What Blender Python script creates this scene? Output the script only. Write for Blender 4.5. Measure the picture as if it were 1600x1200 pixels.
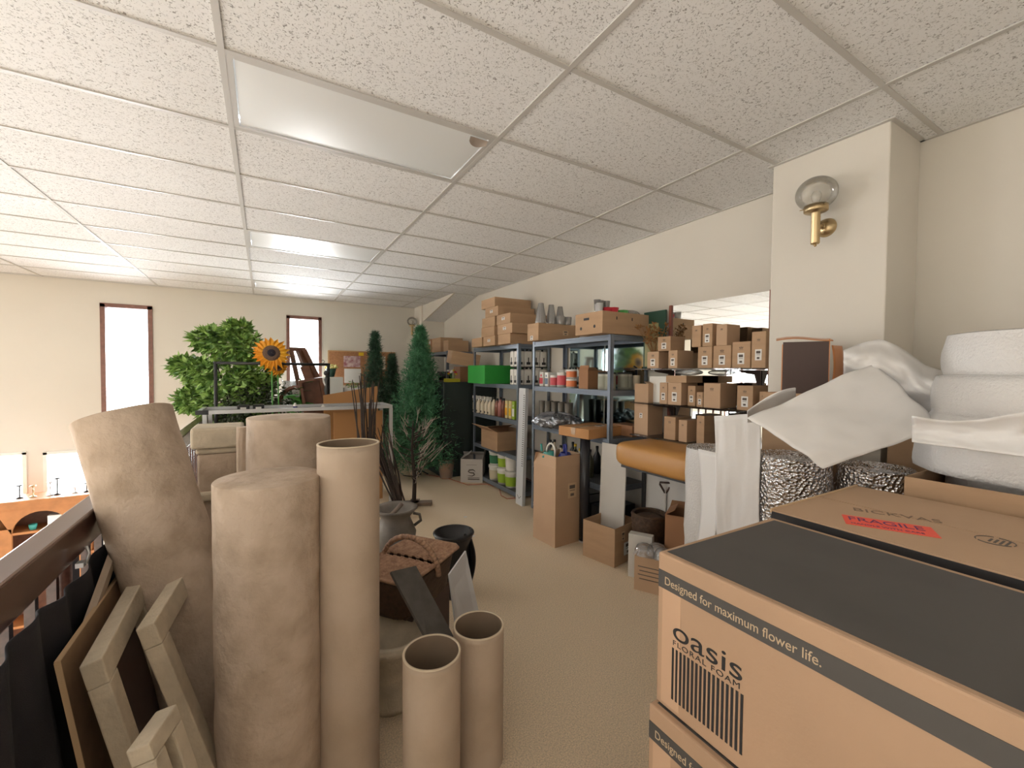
import bpy, math, random
from math import sin, cos, pi, radians as RAD, sqrt
from mathutils import Vector, Matrix, noise

random.seed(11)
for o in list(bpy.data.objects):
    bpy.data.objects.remove(o)
SC = bpy.context.scene
COL = SC.collection

# ---------------------------------------------------------------- camera, world, exposure, daylight
FPX, YAW, PITCH, ROLL, CAMZ = 663.12, 0.52895, -0.027778, 0.008303, 1.5
_f = Vector((sin(YAW)*cos(PITCH), cos(YAW)*cos(PITCH), sin(PITCH)))
_r = Vector((cos(YAW), -sin(YAW), 0))
_u = _r.cross(_f)
_r, _u = _r*cos(ROLL)+_u*sin(ROLL), -_r*sin(ROLL)+_u*cos(ROLL)
CAM = Vector((0, 0, CAMZ))
cd = bpy.data.cameras.new('camera'); cam = bpy.data.objects.new('camera', cd); COL.objects.link(cam)
cd.sensor_width = 36; cd.lens = FPX/1600*36; cd.clip_start = .02; cd.clip_end = 100
cam.matrix_world = Matrix(((_r.x, _u.x, -_f.x, 0), (_r.y, _u.y, -_f.y, 0), (_r.z, _u.z, -_f.z, CAMZ), (0, 0, 0, 1)))
SC.camera = cam
w = bpy.data.worlds.new('daylight'); SC.world = w; w.use_nodes = True
w.node_tree.nodes['Background'].inputs[0].default_value = (.93, .96, 1, 1)
w.node_tree.nodes['Background'].inputs[1].default_value = 6.0
SC.view_settings.view_transform = 'Standard'; SC.view_settings.look = 'None'
SC.view_settings.exposure = 0.68; SC.view_settings.gamma = 1; SC.view_settings.use_curve_mapping = False
cy = SC.cycles
cy.use_denoising = True; cy.max_bounces = 8; cy.diffuse_bounces = 5; cy.glossy_bounces = 4
cy.transmission_bounces = 6; cy.transparent_max_bounces = 12; cy.caustics_reflective = False; cy.caustics_refractive = False
cy.sample_clamp_indirect = 8

def area(name, loc, rot, sx, sy, power, col=(1, .98, .975)):
    l = bpy.data.lights.new(name, 'AREA'); l.shape = 'RECTANGLE'; l.size = sx; l.size_y = sy
    l.energy = power; l.color = col
    o = bpy.data.objects.new(name, l); COL.objects.link(o); o.location = loc; o.rotation_euler = rot
    return o
XL = -11.0         # far side of the open hall, with the shop front glazing
LP = 1.0
for xx in (-9.72, -7.57):           # daylight outside the large shop front windows deep in the hall
    area('daylight_shop_front', (xx, 8.7, .55), (RAD(-90), 0, 0), 1.9, 3.5, 1050*LP)
for xx in (-4.065, -1.72):
    area('daylight_upper_window', (xx, 8.6, 1.4), (RAD(-90), 0, 0), .56, 1.3, 45*LP)
area('daylight_upper_window', (.61, 8.6, 1.55), (RAD(-90), 0, 0), .52, 1.2, 75*LP)
for xx, ww, pw in ((-4.75, 1.5, 290), (-3.15, 1.1, 170), (-1.95, 1.2, 120), (-.6, .9, 60)):
    area('daylight_lower_window', (xx, 8.55, -.55), (RAD(-90), 0, 0), ww, 1.9, pw*LP)

# ---------------------------------------------------------------- pixel rays onto real planes (image is 1600x1200)
def ray(px, py):
    return _f*FPX + _r*(px-800) + _u*(600-py)
def at(px, py, Z):                       # point at depth Z in front of the camera
    return CAM + ray(px, py)*(Z/FPX)
def on(ax, val, px, py):                 # point on an axis plane
    v = ray(px, py); return CAM + v*((val-CAM[ax])/v[ax])

# ---------------------------------------------------------------- materials
MATS = {}
def nodes(m):
    m.use_nodes = True; nt = m.node_tree; return nt, nt.nodes['Principled BSDF']
def mat(name, col, rough=.7, metal=0, var=0, vscale=6, bump=0, bscale=200, spec=None, col2=None, coord='Object', stretch=None, trans=0, **kw):
    if name in MATS: return MATS[name]
    m = bpy.data.materials.new(name); MATS[name] = m
    nt, b = nodes(m); N, L = nt.nodes, nt.links
    b.inputs['Base Color'].default_value = (*col, 1); b.inputs['Roughness'].default_value = rough
    b.inputs['Metallic'].default_value = metal
    if spec is not None: b.inputs['Specular IOR Level'].default_value = spec
    tc = N.new('ShaderNodeTexCoord'); out = tc.outputs[coord]
    if stretch:
        mp = N.new('ShaderNodeMapping'); mp.inputs['Scale'].default_value = stretch
        L.new(out, mp.inputs[0]); out = mp.outputs[0]
    if var or col2:
        n = N.new('ShaderNodeTexNoise'); n.inputs['Scale'].default_value = vscale; n.inputs['Detail'].default_value = 6
        L.new(out, n.inputs['Vector'])
        r = N.new('ShaderNodeValToRGB'); r.color_ramp.elements[0].position = kw.get('r0', .3); r.color_ramp.elements[1].position = kw.get('r1', .7)
        c2 = col2 if col2 else tuple(max(0, c*(1-var)) for c in col)
        c1 = col if col2 else tuple(min(1, c*(1+var*.5)) for c in col)
        r.color_ramp.elements[0].color = (*c2, 1); r.color_ramp.elements[1].color = (*c1, 1)
        L.new(n.outputs[0], r.inputs[0]); L.new(r.outputs[0], b.inputs['Base Color'])
    if bump:
        n2 = N.new('ShaderNodeTexNoise'); n2.inputs['Scale'].default_value = bscale; n2.inputs['Detail'].default_value = 4
        L.new(out, n2.inputs['Vector'])
        bp = N.new('ShaderNodeBump'); bp.inputs['Strength'].default_value = bump; bp.inputs['Distance'].default_value = kw.get('bdist', .01)
        L.new(n2.outputs[0], bp.inputs['Height']); L.new(bp.outputs[0], b.inputs['Normal'])
    if trans: b.inputs['Transmission Weight'].default_value = trans
    return m
def thin(name, col, opacity=.3, rough=.05, gloss=.1, translucent=0):
    """thin clear or milky film: transparent + diffuse/translucent + glossy"""
    if name in MATS: return MATS[name]
    m = bpy.data.materials.new(name); MATS[name] = m; m.use_nodes = True
    nt = m.node_tree; N, L = nt.nodes, nt.links; N.clear()
    o = N.new('ShaderNodeOutputMaterial'); t = N.new('ShaderNodeBsdfTransparent'); t.inputs[0].default_value = (.97, .98, .98, 1)
    d = N.new('ShaderNodeBsdfDiffuse'); d.inputs[0].default_value = (*col, 1)
    g = N.new('ShaderNodeBsdfGlossy'); g.inputs['Roughness'].default_value = rough
    mx = N.new('ShaderNodeMixShader'); mx.inputs[0].default_value = opacity
    src = d
    if translucent:
        tl = N.new('ShaderNodeBsdfTranslucent'); tl.inputs[0].default_value = (*col, 1)
        m3 = N.new('ShaderNodeMixShader'); m3.inputs[0].default_value = translucent
        L.new(d.outputs[0], m3.inputs[1]); L.new(tl.outputs[0], m3.inputs[2]); src = m3
    L.new(t.outputs[0], mx.inputs[1]); L.new(src.outputs[0], mx.inputs[2])
    m2 = N.new('ShaderNodeMixShader')
    fr = N.new('ShaderNodeFresnel'); ml = N.new('ShaderNodeMath'); ml.operation = 'MULTIPLY_ADD'; ml.inputs[1].default_value = .8; ml.inputs[2].default_value = gloss
    L.new(fr.outputs[0], ml.inputs[0]); L.new(ml.outputs[0], m2.inputs[0]); L.new(mx.outputs[0], m2.inputs[1]); L.new(g.outputs[0], m2.inputs[2])
    L.new(m2.outputs[0], o.inputs[0]); return m

M_WALL = mat('wall_paint', (.70, .66, .59), .75, var=.03, vscale=1.5, bump=.05, bscale=300)
M_TRIM = mat('brown_trim', (.22, .10, .075), .45, var=.2, vscale=20)
M_CARPET = mat('carpet', (.88, .72, .52), .95, var=.22, vscale=160, bump=.7, bscale=260, r0=.35, r1=.65)
M_TBAR = mat('grid_metal', (.56, .545, .52), .42)
M_WOODRAIL = mat('dark_stained_wood', (.10, .042, .03), .2, spec=.8, var=.35, vscale=9, stretch=(6, .6, 6))
M_BLACKCLOTH = mat('black_cloth', (.022, .021, .026), .85, bump=.3, bscale=500)
M_CARD = mat('cardboard', (.48, .315, .19), .85, var=.10, vscale=3, bump=.08, bscale=120, stretch=(1, 1, 6))
M_CARD2 = mat('cardboard_pale', (.54, .365, .235), .85, var=.08, vscale=3, bump=.08, bscale=120)
M_CARD3 = mat('cardboard_red_brown', (.36, .185, .095), .85, var=.08, vscale=3)
M_CARDO = mat('cardboard_orange', (.52, .27, .11), .85, var=.06, vscale=3)
M_CARDIN = mat('cardboard_edge', (.62, .45, .28), .9)
M_TAPE = mat('packing_tape', (.50, .34, .20), .25, var=.05)
M_WHITE = mat('white_paper', (.78, .77, .74), .6)
M_BLACK = mat('black_ink', (.02, .02, .022), .6)
M_GREYINK = mat('grey_ink', (.12, .10, .085), .8)
M_STEEL = mat('shelf_steel_grey', (.21, .25, .31), .3, metal=.35)
M_SHELFB = mat('shelf_board', (.10, .105, .11), .6)
M_BRASS = mat('brass', (.52, .40, .23), .36, metal=1, var=.1)
M_ALU = mat('aluminium', (.62, .64, .66), .35, metal=.6)
M_IRON = mat('black_metal', (.018, .018, .02), .45)
M_PLASTER = mat('plastered_tube', (.55, .44, .345), .88, col2=(.42, .325, .24), vscale=9, bump=.7, bscale=32, r0=.35, r1=.6)
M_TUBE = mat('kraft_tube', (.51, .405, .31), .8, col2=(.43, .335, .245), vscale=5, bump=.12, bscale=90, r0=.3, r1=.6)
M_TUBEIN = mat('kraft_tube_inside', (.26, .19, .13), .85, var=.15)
M_CREAM = mat('cream_plaster', (.58, .50, .38), .85, var=.18, vscale=12, bump=.4, bscale=60)
M_FOAM = mat('white_foam_sheet', (.80, .79, .78), .5, bump=.05, bscale=60)
M_BUBBLE = mat('bubble_wrap', (.70, .69, .68), .35, bump=.5, bscale=110, var=.04)
M_PLASTIC = thin('clear_plastic', (.8, .8, .82), .22, .08, .10)
M_GLASS = thin('window_glass', (.9, .95, .95), .03, .02, .03)
M_GREEN = mat('green_card', (.03, .34, .05), .55, var=.06)
M_LEAF = mat('ficus_leaf', (.30, .47, .12), .45, col2=(.08, .19, .04), vscale=9, r0=.35, r1=.6)
M_LEAFB = mat('broad_leaf', (.10, .32, .07), .5, var=.3)
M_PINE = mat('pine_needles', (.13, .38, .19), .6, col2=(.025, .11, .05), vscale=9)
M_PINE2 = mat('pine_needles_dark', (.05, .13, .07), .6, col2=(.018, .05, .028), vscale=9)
M_BARK = mat('bark', (.045, .032, .026), .85, bump=.5)
M_TWIG = mat('pale_twig', (.42, .36, .31), .8)
M_BROWNWOOD = mat('brown_wood', (.16, .065, .035), .45, var=.3, vscale=14)
M_PINEWOOD = mat('pine_wood', (.46, .19, .065), .5, var=.2, vscale=8)
M_WICKER = mat('wicker', (.48, .29, .18), .65, col2=(.27, .145, .085), vscale=40)
M_WICKERD = mat('dark_wicker', (.10, .055, .03), .65, col2=(.05, .028, .016), vscale=40)
M_GREYCER = mat('grey_ceramic', (.20, .18, .16), .6, var=.3, vscale=10, bump=.3, bscale=30)
M_BLACKPL = mat('black_plastic', (.012, .013, .016), .35)
M_TANVINYL = mat('tan_vinyl', (.50, .25, .07), .42, var=.08, vscale=4, bump=.05, bscale=60)
M_OFFWHITE = mat('off_white_board', (.60, .58, .54), .6, var=.03)
M_DARKGREEN = mat('dark_green_metal', (.022, .034, .032), .6)
M_RED = mat('red_plastic', (.62, .03, .05), .35)
M_PINK = mat('pink_red_print', (.60, .08, .10), .5)
M_GREENPL = mat('green_plastic', (.10, .42, .10), .35)
M_LIME = mat('lime_label', (.32, .50, .04), .5)
M_DGREEN = mat('dark_green_label', (.03, .16, .08), .5)
M_TEAL = mat('teal_plastic', (.05, .30, .26), .35)
M_BLUE = mat('blue_plastic', (.02, .03, .22), .3)
M_YELLOW = mat('yellow', (.75, .50, .02), .5)
M_ORANGE = mat('orange_petal', (.85, .28, .02), .55, col2=(.82, .50, .03), vscale=3)
M_WHITEPL = mat('white_plastic', (.78, .77, .73), .35)
M_CREAMPL = mat('cream_plastic', (.66, .58, .44), .35)
M_CORK = mat('cork', (.42, .20, .095), .9, var=.25, vscale=60)
M_STRIP = mat('box_black_print', (.045, .043, .042), .6, col2=(.075, .07, .066), vscale=2.5, r0=.5, r1=.75)
M_FRAG = mat('fluorescent_label', (.92, .10, .055), .5)
M_COPPER = mat('copper_card', (.62, .26, .10), .32, metal=.35, var=.12, vscale=9)
M_DKBROWN = mat('dark_brown_card', (.075, .045, .038), .6)

def mat_ceiling():
    m = bpy.data.materials.new('ceiling_tile'); nt, b = nodes(m); N, L = nt.nodes, nt.links
    tc = N.new('ShaderNodeTexCoord')
    n = N.new('ShaderNodeTexNoise'); n.inputs['Scale'].default_value = 85; n.inputs['Detail'].default_value = 2; n.inputs['Distortion'].default_value = 1.4
    L.new(tc.outputs['Object'], n.inputs['Vector'])
    r = N.new('ShaderNodeValToRGB'); e = r.color_ramp.elements
    e[0].position = .30; e[0].color = (.33, .32, .315, 1); e[1].position = .44; e[1].color = (.86, .865, .87, 1)
    L.new(n.outputs[0], r.inputs[0]); L.new(r.outputs[0], b.inputs['Base Color'])
    bp = N.new('ShaderNodeBump'); bp.inputs['Strength'].default_value = .5; bp.inputs['Distance'].default_value = .004
    L.new(r.outputs[0], bp.inputs['Height']); L.new(bp.outputs[0], b.inputs['Normal'])
    b.inputs['Roughness'].default_value = .85
    return m
M_CEIL = mat_ceiling()

def mat_foil():
    m = bpy.data.materials.new('foil_bubble'); nt, b = nodes(m); N, L = nt.nodes, nt.links
    tc = N.new('ShaderNodeTexCoord'); v = N.new('ShaderNodeTexVoronoi'); v.inputs['Scale'].default_value = 75
    L.new(tc.outputs['Object'], v.inputs['Vector'])
    n = N.new('ShaderNodeTexNoise'); n.inputs['Scale'].default_value = 30; L.new(tc.outputs['Object'], n.inputs['Vector'])
    ad = N.new('ShaderNodeMath'); ad.operation = 'ADD'; L.new(v.outputs['Distance'], ad.inputs[0]); L.new(n.outputs[0], ad.inputs[1])
    bp = N.new('ShaderNodeBump'); bp.inputs['Strength'].default_value = 1; bp.inputs['Distance'].default_value = .012
    L.new(ad.outputs[0], bp.inputs['Height']); L.new(bp.outputs[0], b.inputs['Normal'])
    b.inputs['Base Color'].default_value = (.72, .71, .72, 1); b.inputs['Metallic'].default_value = 1; b.inputs['Roughness'].default_value = .2
    return m
M_FOIL = mat_foil()
def mat_plain(name, build):
    m = bpy.data.materials.new(name); nt, b = nodes(m); build(nt, b); MATS[name] = m; return m
M_MIRROR = mat_plain('mirror_glass', lambda nt, b: (b.inputs['Base Color'].__setattr__('default_value', (.86, .88, .86, 1)), b.inputs['Metallic'].__setattr__('default_value', 1), b.inputs['Roughness'].__setattr__('default_value', .015)))
M_DIFFUSER = mat('light_diffuser', (.84, .87, .88), .42, spec=.8)
def mat_smoke():
    m = thin('smoked_glass', (.05, .04, .035), .5, .03, .06)
    return m
M_SMOKE = mat_smoke()
M_GLOBE = thin('smoky_globe_glass', (.62, .53, .40), .17, .03, .0)

# ---------------------------------------------------------------- mesh kit
class MB:
    def __init__(s): s.v = []; s.f = []; s.mi = []; s.m = 0; s.sm = []
    def add(s, vs, fs, smooth=False):
        n = len(s.v); s.v += [Vector(p) for p in vs]
        for f in fs: s.f.append([n+i for i in f]); s.mi.append(s.m); s.sm.append(smooth)
    def box(s, c, d, R=None):
        c = Vector(c); vs = []
        for x in (-.5, .5):
            for y in (-.5, .5):
                for z in (-.5, .5):
                    p = Vector((x*d[0], y*d[1], z*d[2]))
                    if R is not None: p = R @ p
                    vs.append(c+p)
        s.add(vs, [(0, 1, 3, 2), (4, 6, 7, 5), (0, 4, 5, 1), (2, 3, 7, 6), (0, 2, 6, 4), (1, 5, 7, 3)])
    def bb(s, x0, x1, y0, y1, z0, z1): s.box(((x0+x1)/2, (y0+y1)/2, (z0+z1)/2), (x1-x0, y1-y0, z1-z0))
    def lathe(s, prof, c=(0, 0, 0), n=32, R=None, smooth=True, fn=None):
        c = Vector(c); vs = []; fs = []
        for (r, z) in prof:
            for k in range(n):
                a = 2*pi*k/n; rr = r
                if fn: rr = fn(r, z, a)
                p = Vector((rr*cos(a), rr*sin(a), z))
                if R is not None: p = R @ p
                vs.append(c+p)
        for i in range(len(prof)-1):
            for k in range(n):
                k2 = (k+1) % n
                fs.append((i*n+k, i*n+k2, (i+1)*n+k2, (i+1)*n+k))
        s.add(vs, fs, smooth)
    def tube(s, pts, r, n=8, caps=True):
        pts = [Vector(p) for p in pts]; rs = r if isinstance(r, (list, tuple)) else [r]*len(pts)
        vs = []; fs = []; up = Vector((0, 0, 1))
        prev = None
        for i, p in enumerate(pts):
            t = (pts[min(i+1, len(pts)-1)]-pts[max(i-1, 0)]).normalized()
            if prev is None:
                a = t.cross(up)
                if a.length < .1: a = t.cross(Vector((1, 0, 0)))
                a.normalize()
            else:
                a = (prev - t*prev.dot(t)).normalized()
            prev = a; b = t.cross(a)
            for k in range(n):
                an = 2*pi*k/n; vs.append(p+(a*cos(an)+b*sin(an))*rs[i])
        for i in range(len(pts)-1):
            for k in range(n):
                k2 = (k+1) % n; fs.append((i*n+k, i*n+k2, (i+1)*n+k2, (i+1)*n+k))
        if caps:
            fs.append(list(range(n))[::-1]); fs.append([(len(pts)-1)*n+k for k in range(n)])
        s.add(vs, fs, n > 5)
    def grid(s, fn, nu, nv, smooth=True):
        vs = [fn(i/nu, j/nv) for j in range(nv+1) for i in range(nu+1)]
        fs = [(j*(nu+1)+i, j*(nu+1)+i+1, (j+1)*(nu+1)+i+1, (j+1)*(nu+1)+i) for j in range(nv) for i in range(nu)]
        s.add(vs, fs, smooth)
    def prism(s, poly, z0, z1, R=None, c=(0, 0, 0)):
        n = len(poly); c = Vector(c)
        T = (lambda p: c+(R @ Vector(p) if R is not None else Vector(p)))
        vs = [T((x, y, z0)) for x, y in poly]+[T((x, y, z1)) for x, y in poly]
        fs = [tuple(range(n))[::-1], tuple(range(n, 2*n))]+[(i, (i+1) % n, n+(i+1) % n, n+i) for i in range(n)]
        s.add(vs, fs)
    def sphere(s, c, r, n=12, sc=(1, 1, 1), R=None):
        prof = [(r*sin(pi*i/n) if 0 < i < n else 1e-4, -r*cos(pi*i/n)) for i in range(n+1)]
        S = Matrix.Diagonal(sc); s.lathe(prof, c, n*2, R=(R @ S if R is not None else S))
    def build(s, name, mats, parent=None, loc=None, rot=None, bevel=0, solid=0, recenter=False):
        me = bpy.data.meshes.new(name)
        me.from_pydata([tuple(p) for p in s.v], [], s.f)
        if not isinstance(mats, (list, tuple)): mats = [mats]
        for m in mats: me.materials.append(m)
        me.polygons.foreach_set('material_index', s.mi); me.polygons.foreach_set('use_smooth', s.sm)
        me.update()
        o = bpy.data.objects.new(name, me); COL.objects.link(o)
        if parent: o.parent = parent
        if loc is not None: o.location = loc
        if rot is not None: o.rotation_euler = rot
        if solid:
            md = o.modifiers.new('thickness', 'SOLIDIFY'); md.thickness = solid; md.offset = 0
        if bevel:
            md = o.modifiers.new('bevel', 'BEVEL'); md.width = bevel; md.segments = 2; md.limit_method = 'ANGLE'
        return o
def tag(o, label, cat, group=None, kind=None):
    o['label'] = label; o['category'] = cat
    if group: o['group'] = group
    if kind: o['kind'] = kind
    return o
def thing(name, label, cat, loc=(0, 0, 0), rz=0, group=None):
    o = bpy.data.objects.new(name, None); o.empty_display_size = .05; COL.objects.link(o)
    o.location = loc; o.rotation_euler = (0, 0, rz); return tag(o, label, cat, group)
def struct(o): o['kind'] = 'structure'; return o
def copy_tree(o, parent=None):
    c = o.copy(); COL.objects.link(c)
    if parent: c.parent = parent
    for ch in list(o.children): copy_tree(ch, c)
    return c
def Rz(a): return Matrix.Rotation(a, 3, 'Z')
def Rx(a): return Matrix.Rotation(a, 3, 'X')
def Ry(a): return Matrix.Rotation(a, 3, 'Y')
def align(v):     # rotation taking +Z to v
    return Vector((0, 0, 1)).rotation_difference(Vector(v).normalized()).to_matrix()
def text(s, size, name, m, parent, M4, ext=.0003, sx=1, spacing=1):
    """lettering as a thin mesh; M4 maps text space (x right, y up) to parent space"""
    cu = bpy.data.curves.new(name, 'FONT'); cu.body = s; cu.size = size; cu.extrude = ext; cu.align_x = 'LEFT'; cu.align_y = 'CENTER'
    cu.space_character = spacing
    to = bpy.data.objects.new(name, cu); COL.objects.link(to)
    dg = bpy.context.evaluated_depsgraph_get(); me = bpy.data.meshes.new_from_object(to.evaluated_get(dg))
    bpy.data.objects.remove(to); bpy.data.curves.remove(cu)
    me.materials.clear(); me.materials.append(m)
    me.transform(M4 @ Matrix.Diagonal((sx, 1, 1, 1)))
    o = bpy.data.objects.new(name, me); COL.objects.link(o); o.parent = parent
    return o
def basis(o, x, y):
    x = Vector(x).normalized(); y = Vector(y).normalized(); z = x.cross(y)
    return Matrix(((x.x, y.x, z.x, o[0]), (x.y, y.y, z.y, o[1]), (x.z, y.z, z.z, o[2]), (0, 0, 0, 1)))

# ---------------------------------------------------------------- room shell
H = 2.7435; XR = 3.02; YF = 8.2; YB = -3.0; XP = 2.64; LOW = -2.7
GX = -0.1355; GY = 2.0217; TX = 1.2192; TY = .6096
mb = MB(); mb.bb(-.60, XR+.1, YB, YF, -.30, 0); struct(mb.build('floor', M_CARPET))
mb = MB(); mb.bb(XL, XR, YB, YF, LOW-.1, LOW); struct(mb.build('floor_lower', mat('lower_carpet', (.42, .35, .27), .9, var=.1, vscale=40)))
# ceiling with cut-outs for the three light fittings
LIGHTS = [(GX, GX+TX, GY+TY*j, GY+TY*(j+1)) for j in (0, 4, 8)]
mb = MB()
mb.bb(XL, GX, YB, YF, H, H+.05); mb.bb(GX+TX, XR+.02, YB, YF, H, H+.05)
ys = [YB]+[v for l in LIGHTS for v in l[2:]]+[YF]
for i in range(0, len(ys), 2): mb.bb(GX, GX+TX, ys[i], ys[i+1], H, H+.05)
ceil = struct(mb.build('ceiling', M_CEIL))
mb = MB()
i = -9
while GX+TX*i < XR:
    x = GX+TX*i
    if x > XL: mb.bb(x-.012, x+.012, YB, YF, H-.006, H-.0005)
    i += 1
j = -8
while GY+TY*j < YF:
    y = GY+TY*j
    if y > YB: mb.bb(XL, XR, y-.011, y+.011, H-.0055, H-.0004)
    j += 1
mb.bb(XR-.022, XR, YB, .886, H-.007, H-.0002); mb.bb(XR-.022, XR, 1.44, 6.2, H-.007, H-.0002); mb.bb(XP-.022, XP, .864, 1.462, H-.007, H-.0002)
mb.bb(XP, XR, .864, .886, H-.007, H-.0002); mb.bb(XL, 2.56, YF-.022, YF, H-.007, H-.0002)
struct(mb.build('ceiling_grid', M_TBAR, ceil))
# right wall, near pillar, far pillar
mb = MB(); mb.bb(XR, XR+.12, YB, YF+.1, -.3, H+.05); struct(mb.build('wall_right', M_WALL))
mb = MB(); mb.bb(XP, XR, .886, 1.44, 0, H); struct(mb.build('pillar_near', M_WALL, bevel=.006))
mb = MB(); mb.bb(2.56, XR, 7.78, YF, 0, H); struct(mb.build('pillar_far', M_WALL, bevel=.006))
# dropped sloping ceiling at the far right, with its triangular cheek
zl = 2.456
mb = MB(); mb.add([(2.60, 6.27, H-.002), (XR, 6.27, H-.002), (XR, 7.78, zl), (2.60, 7.78, zl), (2.60, 6.27, H), (XR, 6.27, H), (XR, 7.78, H), (2.60, 7.78, H)],
                  [(0, 1, 2, 3), (4, 7, 6, 5), (2, 6, 7, 3)])
struct(mb.build('ceiling_slope', M_CEIL))
mb = MB(); mb.add([(2.595, 6.26, H), (2.595, 7.78, H), (2.595, 7.78, zl-.01), (2.62, 6.26, H), (2.62, 7.78, H), (2.62, 7.78, zl-.01)], [(0, 1, 2), (3, 5, 4), (0, 2, 5, 3), (0, 3, 4, 1), (1, 4, 5, 2)])
struct(mb.build('wall_cheek', M_WALL))
# far wall with holes
def wall_with_holes(name, ax, pos, th, a0, a1, z0, z1, holes, m):
    """wall on plane axis ax=pos; holes (a0,a1,z0,z1); built from abutting blocks"""
    cuts = sorted({a0, a1, *[h[0] for h in holes], *[h[1] for h in holes]}); mb = MB()
    for c0, c1 in zip(cuts[:-1], cuts[1:]):
        hs = sorted([h for h in holes if h[0] <= c0+1e-6 and h[1] >= c1-1e-6], key=lambda h: h[2])
        z = z0
        for h in hs+[None]:
            zt = h[2] if h else z1
            if zt > z+1e-6:
                if ax == 1: mb.bb(c0, c1, pos, pos+th, z, zt)
                else: mb.bb(pos, pos+th, c0, c1, z, zt)
            if h: z = h[3]
    return struct(mb.build(name, m))
FW = [(-2.0, -1.44, .72, 2.43), (.345, .875, .95, 2.43), (-4.345, -3.785, .72, 2.43), (-10.7, -8.75, -1.3, 2.4), (-8.55, -6.6, -1.3, 2.4), (-5.5, -3.95, -1.6, .37), (-3.8, -2.775, -1.6, .37), (-2.6, -1.3, -1.6, .35), (-1.0, -.2, -1.6, .35)]
wall_with_holes('wall_far', 1, YF, .12, XL, XR, LOW, H, FW, M_WALL)
LW = []
wall_with_holes('wall_left', 0, XL-.12, .12, YB, YF, LOW, H, LW, M_WALL)
mb = MB(); mb.bb(XL, XR, YB-.1, YB, LOW, H); struct(mb.build('wall_back', M_WALL))
mb = MB(); mb.bb(-.62, -.60, YB, YF, -.32, .0); struct(mb.build('wall_floor_edge', M_WALL))
def window(n, ax, pos, a0, a1, z0, z1, fw, m, mull=0):
    mb = MB()
    def b(p0, p1, q0, q1, d0=-.015, d1=.10):
        if ax == 1: mb.bb(p0, p1, pos+d0, pos+d1, q0, q1)
        else: mb.bb(pos-d1, pos-d0, p0, p1, q0, q1)
    b(a0-.01, a0+fw, z0, z1); b(a1-fw, a1+.01, z0, z1); b(a0-.01, a1+.01, z1-fw, z1+.01); b(a0-.01, a1+.01, z0-.01, z0+fw)
    for k in range(mull):
        c = a0+(a1-a0)*(k+1)/(mull+1); b(c-.02, c+.02, z0, z1, .03, .08)
    f = struct(mb.build('window_%d' % n, m)); mb = MB()
    if ax == 1: mb.bb(a0, a1, pos+.06, pos+.064, z0, z1)
    else: mb.bb(pos-.064, pos-.06, a0, a1, z0, z1)
    struct(mb.build('window_pane', M_GLASS, f)); return f
window(1, 1, YF, *FW[0], .045, M_TRIM); window(2, 1, YF, *FW[1], .042, M_TRIM); window(10, 1, YF, *FW[2], .045, M_TRIM); window(11, 1, YF, *FW[3], .05, M_TRIM, 1); window(12, 1, YF, *FW[4], .05, M_TRIM, 1)
for k, h in enumerate(FW[5:]): window(3+k, 1, YF, *h, .03, M_WHITEPL)
for k, h in enumerate(LW): window(8+k, 0, XL, *h, .04, M_TRIM, 1)
mb = MB(); mb.bb(.93, .945, YF-.004, YF, 0, H); struct(mb.build('trim_1', M_WALL))
mb = MB(); mb.bb(XR-.012, XR, 1.46, 7.75, 0, .09); struct(mb.build('baseboard_right', M_TRIM))
mb = MB(); mb.bb(-.5, 2.55, YF-.012, YF, 0, .09); struct(mb.build('baseboard_far', M_TRIM))

# ceiling lights
for k, (x0, x1, y0, y1) in enumerate(LIGHTS):
    t = thing('ceiling_light', ['large unlit ceiling light with a cracked diffuser corner, nearest of the three', 'narrow looking unlit ceiling light, middle one of the row of three', 'bright reflecting ceiling light closest to the far wall'][k], 'ceiling light', ((x0+x1)/2, (y0+y1)/2, H-.004), 0, 'recessed ceiling lights in a row')
    a, b = (x1-x0)/2-.012, (y1-y0)/2-.012
    mb = MB()
    for sx in (-1, 1): mb.box((sx*(a-.012), 0, .006), (.024, 2*b, .014))
    for sy in (-1, 1): mb.box((0, sy*(b-.012), .006), (2*a-.048, .024, .014))
    mb.box((0, 0, .07), (2*a, 2*b, .01))
    mb.build('frame', M_TBAR, t)
    mb = MB()
    def dif(u, v, a=a, b=b):
        x = -a+.03+(2*a-.06)*u; y = -b+.03+(2*b-.06)*v
        return Vector((x, y, .004-.012*sin(pi*v)*sin(pi*u)**.5))
    mb.grid(dif, 24, 12); dif_ = mb.build('diffuser', M_DIFFUSER, t)
    if k == 0:
        mb = MB(); mb.grid(lambda u, v: Vector((a-.13+.10*u, -b+.028+.055*v*(1-(2*u-1)**2*.7), -.006-.018*v)), 8, 4)
        mb.build('broken_corner', mat('yellowed_diffuser', (.42, .36, .32), .6), dif_)

# mezzanine rail
t = thing('railing', 'dark stained wooden railing along the open edge of the upper floor', 'railing', (-.565, 0, 0))
mb = MB(); mb.bb(-.04, .04, -2.9, YF-.002, .885, 1.0); mb.build('handrail', M_WOODRAIL, t, bevel=.008)
mb = MB()
for k in range(58): mb.box((0, .2+.14*k-.9, .5), (.022, .022, .77))
mb.build('balusters', M_WOODRAIL, t)
for y in (-1.5, .2, 1.9, 3.5, 5.1, 6.7): mb = MB(); mb.bb(-.03, .03, y-.03, y+.03, 0, .885); mb.build('post', M_WOODRAIL, t)
mb = MB(); mb.bb(-.02, .02, -2.9, YF-.002, .08, .12); mb.build('lower_rail', M_WOODRAIL, t)
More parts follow.
